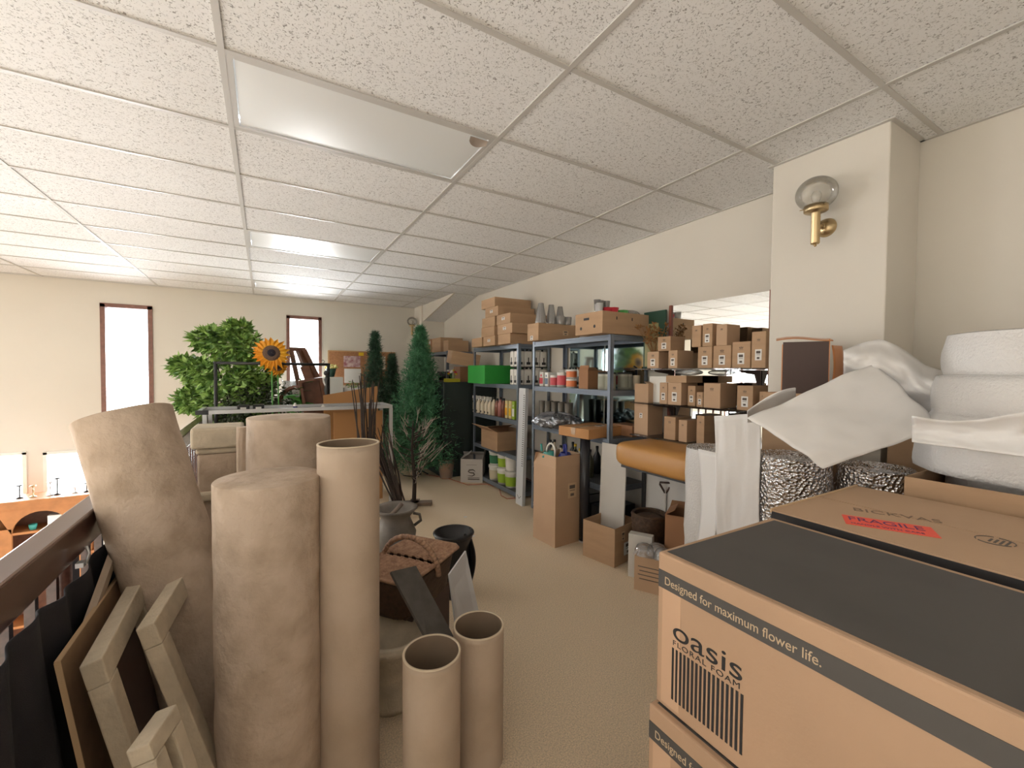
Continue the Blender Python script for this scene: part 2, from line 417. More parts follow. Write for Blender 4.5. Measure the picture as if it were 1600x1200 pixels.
# black cloth draped along the rail
mb = MB()
def cloth(u, v):
    y = .95+1.95*u
    top = .885-.03*abs(sin(u*11))-.035*u*(1-u)
    z = top*(1-v)+.06*v
    fold = sin(y*38+1.5*sin(v*3+y*5))*.03*(.35+v)+.012*sin(y*91+v*7)*v
    return Vector((-.505+fold+.03*v, y, z))
mb.grid(cloth, 150, 40)
tag(mb.build('draped_cloth', M_BLACKCLOTH, solid=.004), 'black cloth hanging in folds from the wooden railing', 'cloth')
mb = MB(); mb.box((-.512, 1.86, .872), (.02, .03, .015)); mb.tube([(-.50, 1.86, .87), (-.495, 1.87, .90), (-.50, 1.865, .925)], .004)
tag(mb.build('clip', M_ALU), 'small silver clip pinning the black cloth to the railing', 'clip')

# ---------------------------------------------------------------- stucco tubes and columns
def tubecol(name, label, top, base, r, open_=True, m=None, wall=.007, rough=.0, group=None):
    top = Vector(top); base = Vector(base); d = top-base; L = d.length; R = align(d)
    t = thing(name, label, 'tube' if open_ else 'column', base, 0, group)
    fn = (lambda rr, z, a: rr+rough*noise.noise(Vector((cos(a)*2.2, sin(a)*2.2, z*7)))) if rough else None
    mb = MB(); k = 24
    prof = [(r, L*i/k) for i in range(k+1)]
    if open_:
        prof += [(r-wall, L)]
        mb.lathe(prof, n=48, R=R, fn=fn); mb.build('tube_wall', m or M_TUBE, t)
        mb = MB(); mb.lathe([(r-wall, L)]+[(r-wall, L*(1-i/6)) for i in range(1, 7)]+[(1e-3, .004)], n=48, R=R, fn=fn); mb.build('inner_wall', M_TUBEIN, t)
        mb = MB(); mb.lathe([(r-wall-.0005, L-.001), (r-wall, L+.0012), (r+.0005, L+.0012), (r+.0008, L-.002)], n=48, R=R, fn=fn); mb.build('cut_rim', mat('pale_cut_edge', (.62, .52, .38), .8), t)
    else:
        mb.lathe([(1e-3, 0)]+prof+[(r*.985, L+.004), (r*.6, L+.0045), (1e-3, L+.005)], n=56, R=R, fn=fn); mb.build('shaft', m or M_PLASTER, t)
    return t
p = at(421, 747, 1.42); tubecol('plaster_column', 'thick beige plastered column with closed top, front and centre of the group', p, (p.x, p.y, 0), .158, False, rough=.006)
p = at(545, 692, 1.52); tubecol('cardboard_tube', 'tall slim open cardboard tube right beside the thick closed column', p, (p.x, p.y, 0), .105)
p = at(453, 652, 1.95); tubecol('plaster_column', 'thick plastered column standing behind the front two tubes', p, (p.x, p.y, 0), .172, False, rough=.005)
p = at(675, 1018, 1.44); tubecol('cardboard_tube', 'short open cardboard tube, nearer of the two low ones', p, (p.x, p.y, 0), .097)
p = at(748, 976, 1.64); tubecol('cardboard_tube', 'short open cardboard tube, farther of the two low ones, white board behind it', p, (p.x, p.y, 0), .097)
p = at(193, 650, 1.62); b = at(330, 1085, 1.60); b2 = p+(b-p)*((p.z-.0)/(p.z-b.z))
tubecol('plaster_column', 'thick plastered column leaning to the left over the wooden railing', p, b2, .150, False, rough=.007)
p = at(382, 668, 2.15); tubecol('plaster_column', 'thin rough plastered post between square capital and thick round columns', p, (p.x, p.y, 0), .035, False, rough=.004)
# square column with capital
p = at(342, 664, 2.3)
t = thing('square_column', 'square plastered column with a moulded white capital near the railing', 'column', (p.x, p.y, 0), RAD(0))
h = p.z
mb = MB(); mb.box((0, 0, (h-.14)/2), (.175, .175, h-.14)); mb.build('shaft', M_PLASTER, t, bevel=.01)
mb = MB(); mb.box((0, 0, h-.055), (.225, .225, .11)); mb.box((0, 0, h-.125), (.19, .19, .03)); mb.build('capital', M_CREAM, t, bevel=.012)
mb = MB(); mb.box((0, 0, h-.36), (.215, .215, .05)); mb.build('collar', M_CREAM, t, bevel=.012)

# ---------------------------------------------------------------- leaning frames and boards, lower left
def lean_R(tilt): return Ry(tilt)       # panel in the local yz plane, top tipping towards -x
def frame_panel(name, label, top_near, top_far, height, tilt, th, bar, m, back=None, cat='frame'):
    a = Vector(top_near); b = Vector(top_far); W = (b-a).length; rz = math.atan2(-(b.x-a.x), b.y-a.y)
    t = thing(name, label, cat, (0, 0, 0)); 
    z = max(a.z, b.z); drop = height*cos(tilt)
    t.location = (a.x+height*sin(tilt), a.y, z-drop); t.rotation_euler = (0, -tilt, rz)
    for nm, (c, d) in {'bottom_bar': ((0, W/2, bar/2), (th, W, bar)), 'top_bar': ((0, W/2, height-bar/2), (th, W, bar))}.items():
        mb = MB(); mb.box(c, d); mb.build('bar', m, t, bevel=.004)
    for yy in (bar/2, W-bar/2): mb = MB(); mb.box((0, yy, height/2), (th, bar, height-2*bar)); mb.build('bar', m, t, bevel=.004)
    if back: mb = MB(); mb.box((-th/2+.006, W/2, height/2), (.006, W-.01, height-.01)); mb.build('backing', back, t)
    return t
frame_panel('plastered_frame', 'cream plastered open frame leaning nearest to the thick columns', (-.305, 1.56, .75), (-.265, 2.02, .755), .80, RAD(16), .045, .07, M_CREAM)
frame_panel('plastered_frame', 'cream plastered frame leaning between the tan board and the nearer frame', (-.385, 1.45, .75), (-.395, 1.93, .755), .79, RAD(12), .045, .07, M_CREAM, M_DKBROWN)
frame_panel('plastered_frame', 'low cream plastered frame whose corner rises at the bottom of the pile', (-.245, 1.10, .66), (-.215, 1.20, .70), .71, RAD(15), .045, .04, M_CREAM)
t = thing('fibre_board', 'thin tan fibre board leaning against the draped railing', 'board', (-.355, 1.50, 0))
t.rotation_euler = (0, RAD(-8), 0)
mb = MB(); mb.box((0, .31, .38), (.012, .62, .755)); mb.build('board', mat('fibreboard', (.33, .20, .11), .85, var=.15, vscale=20), t)
mb = MB(); mb.box((0, .31, .759), (.0125, .62, .003)); mb.box((0, 0-.001, .38), (.0125, .003, .755)); mb.build('cut_edge', mat('pale_edge', (.60, .42, .25), .8), t)
mb = MB(); mb.box((0, 0, 0), (.02, .52, .035), Rx(RAD(25))); tag(mb.build('wood_batten', M_TUBE, loc=(-.47, 1.85, .76)), 'short grey batten resting between black cloth and tan board', 'batten')

# ---------------------------------------------------------------- cartons
def sticker(root, face, c, w, h, m=None, bars=True, name='shipping_label'):
    """paper label on a face ('-x','-y','+z') centred at c with printed bars"""
    mb = MB(); e = .0015
    ax = {'-x': ((0, -1, 0), (0, 0, 1)), '-y': ((1, 0, 0), (0, 0, 1)), '+z': ((1, 0, 0), (0, 1, 0))}[face]
    U, V = Vector(ax[0]), Vector(ax[1]); Nn = U.cross(V); c = Vector(c)
    def q(u0, u1, v0, v1, d):
        vs = [c+U*u+V*v+Nn*d for u, v in ((u0, v0), (u1, v0), (u1, v1), (u0, v1))]+[c+U*u+V*v for u, v in ((u0, v0), (u1, v0), (u1, v1), (u0, v1))]
        mb.add(vs, [(0, 1, 2, 3), (0, 4, 5, 1), (1, 5, 6, 2), (2, 6, 7, 3), (3, 7, 4, 0)])
    q(-w/2, w/2, -h/2, h/2, e)
    if bars:
        mb.m = 1
        q(-w*.32, w*.32, h*.12, h*.36, e*1.5)
        q(-w*.3, w*.3, -h*.02, h*.02, e*1.5)
        q(-w*.2, w*.2, -h*.38, -h*.2, e*1.5)
    return mb.build(name, [m or M_WHITE, M_GREYINK], root)
def carton(label, loc, size, rz=0, m=None, name='cardboard_box', group=None, tape=True, op=None, stick=None, cat='box', flaps=(50, 60, 40, 70), mark=False):
    m = m or M_CARD; sx, sy, sz = size; x, y = sx/2, sy/2
    mb = MB()
    if op is None:
        mb.box((0, 0, sz/2), size); root = mb.build(name, m, loc=loc, rot=(0, 0, rz), bevel=min(.004, sz*.04))
    else:
        th = .004
        for s in (-1, 1):
            mb.box((s*(x-th/2), 0, sz/2), (th, sy, sz)); mb.box((0, s*(y-th/2), sz/2), (sx-2*th, th, sz))
        mb.box((0, 0, th/2), (sx-2*th, sy-2*th, th)); root = mb.build(name, m, loc=loc, rot=(0, 0, rz))
    tag(root, label, cat, group)
    if op is None and tape and sz > .05:
        mb = MB(); wd = min(.05, sy*.25)
        mb.box((0, 0, sz+.0006), (sx+.001, wd, .0012)); mb.box((-x-.0006, 0, sz-.03), (.0012, wd, .06)); mb.box((x+.0006, 0, sz-.03), (.0012, wd, .06))
        mb.build('tape', M_TAPE, root)
    if op:
        for i, (cx, cy_, ax, s) in enumerate(((-x, 0, 'y', -1), (0, -y, 'x', -1), (x, 0, 'y', 1), (0, y, 'x', 1))):
            an = flaps[i]
            if an is None: continue
            L = op; wd = sy if ax == 'y' else sx; a = RAD(an)   # angle from vertical, outwards
            mb = MB(); d = Vector((s*sin(a), 0, cos(a))) if ax == 'y' else Vector((0, s*sin(a), cos(a)))
            base = Vector((cx, cy_, sz)); u = Vector((0, 1, 0)) if ax == 'y' else Vector((1, 0, 0)); nn = d.cross(u)*.002
            vs = []
            for k in (-1, 1):
                vs += [base-u*wd/2+nn*k, base+u*wd/2+nn*k, base+u*wd*.48+d*L+nn*k, base-u*wd*.48+d*L+nn*k]
            mb.add(vs, [(0, 1, 2, 3), (7, 6, 5, 4), (0, 4, 5, 1), (1, 5, 6, 2), (2, 6, 7, 3), (3, 7, 4, 0)])
            mb.build('flap', m, root)
    if stick:
        for (face, u, v, w_, h_) in stick:
            c = {'-x': (-x, -u, v), '-y': (u, -y, v), '+z': (u, v, sz)}[face]
            sticker(root, face, c, w_, h_)
    if mark:      # little printed leaf emblem high on the front face
        mb = MB(); c = Vector((-x-.0006, 0, sz*.78)); s_ = min(sy, sz)*.12
        for k in (-1, 0, 1):
            mb.box(c+Vector((0, k*s_*.6, abs(k)*-s_*.15)), (.001, s_*.28, s_*.9), Rx(RAD(-30*k)))
        mb.box(c+Vector((0, 0, -s_*.9)), (.001, s_*1.9, s_*.14)); mb.build('printed_emblem', M_GREYINK, root)
    return root
def shelfbox(label, xf, depth, pn, pf, yt, zb=None, yb=None, **kw):
    """box whose front (towards -x) lies on x=xf between pixel columns pn (near) and pf (far), top at row yt"""
    a = on(0, xf, pn, yb if yb else 560); f = on(0, xf, pf, yb if yb else 560)
    z0 = zb if zb is not None else a.z; z1 = on(0, xf, pn, yt).z
    y0, y1 = sorted((a.y, f.y))
    return carton(label, (xf+depth/2, (y0+y1)/2, z0), (depth, y1-y0, z1-z0), **kw)

# ---- the foam boxes in the right foreground
bx0, bx1, by1, by0 = .802, 1.285, .68, -.05
cz = (bx0+bx1)/2
def oasis(label, x0, z0, h, y1, lowest=False):
    t = thing('floral_foam_box', label, 'box', ((x0+x0+.483)/2, (y1+by0)/2, z0)); wx, wy = .483, y1-by0
    X, Y = wx/2, wy/2
    mb = MB(); mb.box((0, 0, h/2), (wx, wy, h)); mb.build('carton', mat('foam_carton_card', (.47, .31, .20), .85, var=.08, vscale=3, bump=.08, bscale=120), t, bevel=.005)
    # black printed band on the side and black printed top
    mb = MB(); mb.box((-X-.0006, 0, h-.060), (.0012, wy-.006, .041)); mb.build('print_or_gap_shade', M_STRIP, t)
    mb = MB(); mb.prism([(-X+.016, -Y+.004), (X-.020, -Y+.004), (X-.020, Y-.018), (-X+.016, Y-.012)], h, h+.0008); mb.build('printed_top', M_STRIP, t)
    mb = MB(); mb.box((-X-.0003, Y-.04, h*.42), (.0006, .05, h*.78)); mb.build('tape', mat('clear_tape', (.60, .40, .27), .18), t)
    text('Designed for maximum flower life.', .0262, 'lettering', mat('pale_lettering', (.55, .42, .28), .8), t, basis((-X-.0014, Y-.02, h-.061), (0, -1, 0), (0, 0, 1)), sx=.88)
    text('oasis', .062, 'logo', M_BLACK, t, basis((-X-.0008, Y-.043, h-.163), (0, -1, 0), (0, 0, 1)), sx=1.38)
    text('FLORAL FOAM', .0165, 'logo', M_BLACK, t, basis((-X-.0008, Y-.045, h-.193), (0, -1, 0), (0, 0, 1)), spacing=1.18, sx=1.30)
    mb = MB()
    for k in range(17): mb.box((-X-.0006, Y-.047-k*.0101, h-.205-.06), (.0012, .0052, .120))
    mb.build('logo', M_BLACK, t)
    return t
ob = oasis('top black-printed foam carton of the stack, black printed top towards the viewer', bx0, .722, .358, by1)
X = .2415
mb = MB()
for k in range(40):
    a = 2*pi*k/40; a2 = 2*pi*(k+1)/40
    mb.tube([(.12+.022*cos(a), -.30+.055*sin(a), .3594), (.12+.022*cos(a2), -.30+.055*sin(a2), .3594)], .0009, 4)
mb.build('logo', mat('lime_ink', (.30, .34, .06), .6), ob)
text('OASIS', .02, 'logo', M_OFFWHITE, ob, basis((.085, -.25, .3592), (0, -1, 0), (1, 0, 0)), spacing=1.2)
oasis('middle foam carton with only its corner and band showing under the top one', bx0-.018, .361, .358, by1+.005)
oasis('bottom foam carton on the floor beneath two others', bx0+.006, 0, .358, by1-.01)
# second stack behind: FRAGILE carton on a plain one
c2 = thing('supply_box', 'wide brown carton with a red FRAGILE sticker beside the foam cartons', 'box', (1.645, .335, .556))
mb = MB(); mb.box((0, 0, .26), (.58, .77, .52)); mb.build('carton', M_CARD2, c2, bevel=.005)
for s_ in (-1, 1): mb = MB(); mb.box((s_*.1455, 0, .5225), (.286, .765, .005)); mb.build('flap', M_CARD2, c2)
mb = MB(); mb.box((-.2912, 0, .485), (.0022, .765, .072)); mb.build('print_or_gap_shade', M_BLACK, c2)  # black strip paints the shade in the gap beside the foam cartons
for s_ in (-1, 1): mb = MB(); mb.box((0, s_*.383, .5235), (.59, .004, .012)); mb.build('flap_edge', M_CARDIN, c2)
sx0 = Vector((1.495, .586)); sx1 = Vector((1.583, .418)); sx2 = Vector((1.501, .376)); sx3 = sx0+(sx2-sx1)
th_ = math.atan2(sx1.y-sx0.y, sx1.x-sx0.x); cc = (sx0+sx1+sx2+sx3)/4; lx_, ly_ = cc.x-1.645, cc.y-.335
mb = MB(); mb.box((0, 0, 0), (.195, .092, .0012)); o_ = mb.build('fragile_sticker', M_FRAG, c2); o_.location = (lx_, ly_, .5258); o_.rotation_euler = (0, 0, th_)
PUR = mat('purple_ink', (.12, .02, .12), .6); LM = Matrix.Translation((lx_, ly_, .5265)) @ Matrix.Rotation(th_, 4, 'Z')
text('FRAGILE', .052, 'lettering', PUR, c2, LM @ Matrix.Translation((-.088, .014, 0)), sx=.86)
text('HANDLE WITH CARE', .017, 'lettering', PUR, c2, LM @ Matrix.Translation((-.085, -.030, 0)), sx=.95)
text('BICKVAS', .050, 'lettering', mat('faint_ink', (.22, .15, .10), .8), c2, Matrix.Translation((1.585-1.645, .598-.335, .5256)) @ Matrix.Rotation(th_-.03, 4, 'Z'), sx=1.0, spacing=1.05)
mb = MB()
for k in range(24):
    a = 2*pi*k/24; a2 = 2*pi*(k+1)/24
    if k % 8: mb.tube([(.035*cos(a), .035*sin(a), .0), (.035*cos(a2), .035*sin(a2), .0)], .0014, 4)
for k in range(4): mb.box((0, -.022+.010*k, 0), (.048-.006*k, .0045, .001))
o_ = mb.build('printed_emblem', M_GREYINK, c2); o_.location = (1.60-1.645, .300-.335, .5258)
carton('plain carton on the floor carrying the box with the red sticker', (1.645, .335, 0), (.56, .75, .554), name='cardboard_box')
carton('open carton holding the foot of the bubble wrap roll', (2.34, .20, 0), (.68, .80, 1.135), 0, op=.001, flaps=(None,)*4, tape=False)
carton('tall plain carton squeezed between right foil roll and pillar', (2.72, .70, 0), (.28, .26, 1.36), RAD(-8), tape=False)

# ---- rolls of packing material
def roll(name, label, p, r, h, m, core=True, tiers=None, topm=None, n=56, rough=.0, cat='roll'):
    t = thing(name, label, cat, (p[0], p[1], p[2] if len(p) > 2 else 0))
    fn = lambda rr, z, a: rr*(1+rough*noise.noise(Vector((cos(a)*3, sin(a)*3, z*9)))+rough*.4*noise.noise(Vector((cos(a)*11, sin(a)*11, z*25))))
    prof = []
    if tiers:
        for (z0, z1, r0, r1) in tiers:
            k = 7
            for i in range(k+1):
                u = i/k; prof.append((r0+(r1-r0)*u+.012*sin(pi*u), z0+(z1-z0)*u))
    else: prof = [(r+.003*sin(i*1.7), h*i/14) for i in range(15)]
    mb = MB(); mb.lathe(prof, n=n, fn=fn); mb.build('wrap', m, t)
    # coiled end: spiral ridges
    mb = MB(); zt = prof[-1][1]; rt = prof[-1][0]; q = []
    k = 26
    for i in range(k+1):
        rr = rt*(1-i/k*.86); q.append((max(rr, .004), zt+(.004 if i % 2 else -.004)))
    q.append((.004, zt-.02))
    mb.lathe(q, n=n, fn=fn); mb.build('coiled_end', topm or m, t)
    return t
p = at(1116, 700, 2.42); t = roll('foam_wrap_roll', 'tall white foam wrapped roll with foil core standing by the tan bench', (p.x, p.y), .150, p.z, M_BUBBLE, topm=M_FOIL, rough=.02)
mb = MB(); mb.grid(lambda u, v: Vector((-.155-.03*u+.02*sin(v*9)*u, -.02-.13*u+.015*sin(v*7), .25+(p.z-.24)*v+.0*u)), 8, 30); mb.build('loose_edge', M_FOAM, t, solid=.003)
F1 = at(1240, 712, 1.97); roll('foil_roll', 'silver foil bubble roll under the foam sheet, left of two', (F1.x, F1.y), .148, F1.z, M_FOIL, rough=.03)
F2 = at(1368, 730, 1.86); roll('foil_roll', 'silver foil bubble roll behind the red-sticker box, right of two', (F2.x, F2.y), .138, F2.z, M_FOIL, rough=.05)
roll('bubble_wrap_roll', 'big bubble wrap roll standing in an open carton beside the pillar', (2.385, .345), .3, 1.62, M_BUBBLE, rough=.03,
     tiers=[(.01, 1.14, .235, .235), (1.145, 1.30, .33, .31), (1.30, 1.36, .29, .285), (1.36, 1.50, .285, .27), (1.50, 1.505, .26, .25), (1.505, 1.655, .25, .245)])
# foam sheets: big loose sheet draped from bubble roll over the foil rolls
def sheet(name, label, pts, nu=34, nv=26, amp=.02, seed=0, m=None, th=.004, cat='sheet'):
    A, B, C_, D = [Vector(q) for q in pts]     # corners: left, top, right, bottom
    mb = MB(); nrm = (B-A).cross(D-A).normalized()
    def fn(u, v):
        q = (A*(1-u)+B*u)*(1-v)+(D*(1-u)+C_*u)*v
        d = noise.noise(Vector((u*2.2+seed, v*2.2, seed)))*amp*2+noise.noise(Vector((u*6+seed, v*5, seed*2)))*amp*.7
        e = max(0, abs(u-.5)*2-.75)*amp*1.2
        return q+nrm*(d+e)
    mb.grid(fn, nu, nv)
    return tag(mb.build(name, m or M_FOAM, solid=th), label, cat)
sheet('foam_sheet', 'large flat white foam sheet slung over the two foil rolls', (at(1168, 652, 1.66), at(1368, 566, 1.78), at(1478, 668, 1.62), at(1288, 730, 1.50)), amp=.014, seed=3)
mb = MB()
def crump(u, v):
    q = at(1318+150*u, 0, 1)*0
    px = 1318+165*u; top = 548-18*sin(pi*min(1, u*1.3))+55*max(0, u-.35); bot = 585+75*u
    py = top+(bot-top)*v; Z = 1.92-.12*u-.10*sin(pi*v)+.035*noise.noise(Vector((u*6, v*5, 2)))
    return at(px, py, Z)
mb.grid(crump, 36, 16); tag(mb.build('foam_sheet', M_FOAM, solid=.004), 'crumpled white foam sheet bunched between the pillar and the bubble wrap roll', 'sheet')
mb = MB()
def loop(u, v):
    px = 1168+75*u; top = 642-32*sin(pi*(u*.5))-4*u; py = top+(660-10*u-top)*v+0
    return at(px, py, 1.80+.12*v+.02*sin(u*8))
mb.grid(loop, 16, 8); tag(mb.build('foam_sheet', M_FOAM, solid=.004), 'rolled white foam edge curling up left of the large flat sheet', 'sheet')
sheet('foam_sheet', 'white foam sheet hanging straight down left of the foil roll', (at(1116, 650, 2.12), at(1188, 646, 1.96), at(1186, 838, 1.98), at(1120, 860, 2.2)), amp=.008, seed=8)
mb = MB()
def drape(u, v):
    px = 1425+180*u; top = 650+8*sin(u*4); bot = 690+24*u
    return at(px, top+(bot-top)*v, 1.22+.17*(1-u)+.03*sin(pi*v)+.01*noise.noise(Vector((u*7, v*5, 9))))
mb.grid(drape, 24, 12); tag(mb.build('foam_sheet', M_FOAM, solid=.004), 'loose foam flap folded around the bubble wrap roll', 'sheet')
# copper box against the pillar on a plain carton
pf = on(0, 2.42, 1262, 600)
carton('plain tall carton under the copper-lined box by the pillar', (2.44, 1.16, 0), (.28, .24, 1.405), tape=False)
t = thing('copper_box', 'open box with dark brown face and copper lining leaning on the pillar', 'box', (2.44, 1.15, 1.405), RAD(28))
mb = MB(); mb.box((-.11, .0, .13), (.008, .19, .26)); mb.build('front_panel', M_DKBROWN, t)
mb = MB(); mb.box((-.06, -.097, .135), (.10, .004, .27)); mb.box((.0, -.10, .125), (.006, .004, .24)); mb.box((-.03, .095, .125), (.15, .006, .25)); mb.box((-.01, 0, .004), (.18, .18, .006)); mb.build('lining', M_COPPER, t)
mb = MB(); mb.grid(lambda u, v: Vector((-.125+.14*v, .125-.235*u, .268+.02*v+.008*sin(u*5))), 10, 4); mb.build('lid_flap', M_COPPER, t, solid=.003)
mb = MB(); mb.grid(lambda u, v: Vector((-.10+.10*u, -.105-.05*u-.012*sin(v*3), .015+.225*v)), 6, 8); mb.build('side_flap', M_COPPER, t, solid=.003)

# ---------------------------------------------------------------- wall sconces
def sconce(label, y, x, z):
    t = thing('wall_sconce', label, 'wall lamp', (x, y, z))
    R = Ry(RAD(-90))
    mb = MB(); mb.lathe([(.001, .034), (.015, .034), (.03, .03), (.045, .016), (.05, 0)], R=R); mb.build('wall_plate', M_BRASS, t)
    mb = MB(); mb.tube([(-.02, 0, 0), (-.11, 0, 0)], .010); mb.sphere((-.034, 0, 0), .015); mb.build('arm', M_BRASS, t)
    mb = MB(); mb.lathe([(.001, -.105), (.019, -.105), (.021, -.10), (.021, .055), (.024, .06), (.05, .062), (.055, .066), (.055, .095), (.051, .095), (.051, .07), (.001, .068)], (-.115, 0, 0)); mb.sphere((-.115, 0, -.112), .008); stem_ = mb.build('stem', M_BRASS, t)
    mb = MB(); prof = []
    for i in range(19):
        a = -pi/2+.42+(pi-.42)*i/18; prof.append((max(.095*cos(a), .001), .085*sin(a)+.158))
    mb.lathe(prof, (-.115, 0, 0), 40); globe_ = mb.build('glass_globe', M_GLOBE, t)
    mb = MB(); mb.lathe([(.001, .07), (.014, .07), (.014, .10), (.012, .105), (.022, .135), (.024, .15), (.015, .17), (.001, .174)], (-.115, 0, 0)); mb.build('bulb', thin('bulb_glass', (.85, .82, .75), .5, .05, .1), globe_)
    for k in range(3):
        a = 2*pi*k/3; mb = MB(); mb.tube([(-.115+.05*cos(a), .05*sin(a), .083), (-.115+.072*cos(a), .072*sin(a), .083)], .0025, 6); mb.build('screw', M_BRASS, stem_)
    return t
p = on(0, XP, 1291, 356); sconce('brass sconce with smoky glass globe on the near pillar', p.y, XP, p.z)
p = on(0, 2.56, 652, 516); sconce('small looking brass globe sconce on the far pillar above the fir tree', 7.98, 2.56, p.z)

# ---------------------------------------------------------------- steel shelving
SX0, SX1 = 2.55, 3.0; LV = [.08, .51, .93, 1.35, 1.83]
def shelving(label, y0, y1, levels=LV):
    t = thing('shelving_unit', label, 'shelving', (SX0, y0, 0)); W = y1-y0; D = SX1-SX0
    for (px_, py_, sx, sy) in ((0, 0, 1, 1), (0, W, 1, -1), (D, 0, -1, 1), (D, W, -1, -1)):
        mb = MB(); mb.box((px_+sx*.002, py_+sy*.018, .918), (.004, .036, 1.836)); mb.box((px_+sx*.018, py_+sy*.002, .918), (.036, .004, 1.836)); mb.build('post', M_STEEL, t)
    for z in levels:
        mb = MB()
        for xx, s in ((0, 1), (D, -1)):
            mb.box((xx+s*.005, W/2, z-.010), (.006, W-.01, .020)); mb.box((xx+s*.013, W/2, z-.026), (.014, W-.01, .010)); mb.box((xx+s*.004, W/2, z-.040), (.006, W-.01, .020))
        for yy, s in ((0, 1), (W, -1)):
            mb.box((D/2, yy+s*.005, z-.010), (D-.01, .006, .020)); mb.box((D/2, yy+s*.013, z-.026), (D-.01, .014, .010)); mb.box((D/2, yy+s*.004, z-.040), (D-.01, .006, .020))
        mb.build('beam', M_STEEL, t)
        mb = MB(); mb.box((D/2, W/2, z-.008), (D-.022, W-.022, .015)); mb.build('shelf', M_SHELFB, t)
    return t
shelving('grey steel shelving unit nearest the mirror, tall carton of watering cans in front', 2.70, 3.92)
shelving('grey steel shelving unit holding the green box, spray bottles and buckets', 4.22, 5.44)
shelving('grey steel shelving unit half hidden behind the tall fir tree', 6.45, 7.55)

# unit 1 contents
zT = 1.832
shelfbox('big brown carton with round punched holes on top of the near shelving unit', 2.42, .56, 941, 899, 485, zT, 523, m=M_CARD, tape=False, op=.001, flaps=(None,)*4, name='fruit_carton')
fb = bpy.data.objects['fruit_carton']; d = fb.data
sxx = .28; yy_ = max(v.co.y for v in d.vertices); zz_ = max(v.co.z for v in d.vertices)
mb = MB()
for k, (yy, zz) in enumerate(((-yy_*.45, zz_*.34), (yy_*.55, zz_*.30))): mb.lathe([(.001, .0), (.014, .0)], (-sxx-.0012, yy, zz), R=Ry(RAD(-90)))
mb.box((-sxx-.001, .0+yy_*.15, zz_*.72), (.0015, .07, .02)); 
for kx in (-.12, .06): mb.box((kx, -yy_-.001, zz_*.72), (.010, .0015, .026))
mb.build('hand_hole', M_BLACK, fb)
b1 = shelfbox('brown carton under the ribbed glass vases on the near shelving unit', 2.44, .54, 841, 824, 504, zT, 534, tape=False, stick=None)
d = b1.data; hx = .27; hy = max(v.co.y for v in d.vertices); hz = max(v.co.z for v in d.vertices)
sticker(b1, '-y', (.08, -hy, hz*.5), .07, .05, M_CARDIN); sticker(b1, '-x', (-hx, .02, .03), .05, .045)
# ribbed glass vases
M_VASE = thin('ribbed_glass', (.55, .54, .54), .55, .06, .14)
def vase(x, y, z, rb, rt, h, label):
    mb = MB()
    mb.lathe([(rb*.9, 0), (rb, .01), (rb*1.0, .02), (rt, h), (rt*.9, h), (rb*.92, .02), (.001, .02)], n=48, fn=lambda r, zz, a: r*(1+.05*cos(a*12)))
    return tag(mb.build('glass_vase', M_VASE, loc=(x, y, z)), label, 'vase', 'ribbed glass vases on the shelf top')
tb = zT+hz+.001; cy_b = b1.location.y
for k, (dx, dy, s) in enumerate(((-.17, .0, 1.0), (-.05, -.02, .95), (.06, -.03, .9))):
    vase(b1.location.x+dx, cy_b+dy, tb, .058*s, .028*s, .22*s, ['tall ribbed glass vase upside down, leftmost of three on the carton', 'tall ribbed glass vase upside down, middle of three on the carton', 'tall ribbed glass vase upside down, rightmost of three on the carton'][k])
for k, (dx, dy) in enumerate(((.02, -.09), (.13, -.07))):
    vase(b1.location.x+dx, cy_b+dy, tb, .040, .046, .085, ['low ribbed glass vase in front of the tall ones, left', 'low ribbed glass vase in front of the tall ones, right'][k])
# party ware in the punched carton
zb_ = zT+zz_
fx, fy = fb.location.x, fb.location.y
def cup(name, label, x, y, z, r0, r1, h, m, cat, n=24, group=None, flute=0):
    mb = MB(); mb.lathe([(.001, 0), (r0, 0), (r1, h), (r1-.004, h), (r0-.003, .005), (.001, .005)], n=n, fn=(lambda r, zz, a: r*(1+flute*cos(a*9))) if flute else None)
    return tag(mb.build(name, m, loc=(x, y, z)), label, cat, group)
mb = MB(); mb.box((0, 0, 0), (.5, .3, .004)); ins = tag(mb.build('cardboard_insert', M_CARD2, loc=(fx, fy, zb_-.05)), 'cardboard sheet lying inside the punched carton', 'sheet')
for k, (dx, dy) in enumerate(((-.10, -.03), (-.05, -.06), (-.02, .02))): cup('red_bowl', 'small fluted red dish among clear cups in the punched carton', fx+dx, fy+dy, zb_-.046, .022, .045, .10, M_RED, 'dish', group='red dishes in the punched carton', flute=.08)
cup('green_bowl', 'small green dish at the middle of the punched carton', fx+.06, fy-.05, zb_-.046, .04, .058, .085, M_GREENPL, 'dish', flute=.05)
for k, (dx, dy) in enumerate(((-.20, -.05), (-.17, .0))): cup('plastic_cup', 'white ribbed cup in the left end of the punched carton', fx+dx, fy+dy, zb_-.046, .022, .03, .13, thin('milky_plastic', (.85, .85, .85), .7, .2, .1), 'cup', group='white cups in the punched carton', flute=.06)
for k, (dx, dy) in enumerate(((-.13, .06), (-.07, .08), (-.01, .07))): cup('plastic_cone', 'tall clear plastic cone behind the red dishes', fx+dx, fy+dy, zb_-.046, .015, .032, .18, M_PLASTIC, 'cup', group='clear cones in the punched carton')
mb = MB(); mb.sphere((0, 0, 0), .07, 10, (1.5, 1.1, .75)); tag(mb.build('plastic_bag', M_PLASTIC, loc=(fx+.19, fy-.03, zb_+.005)), 'clear plastic bag at the right end of the punched carton', 'bag')

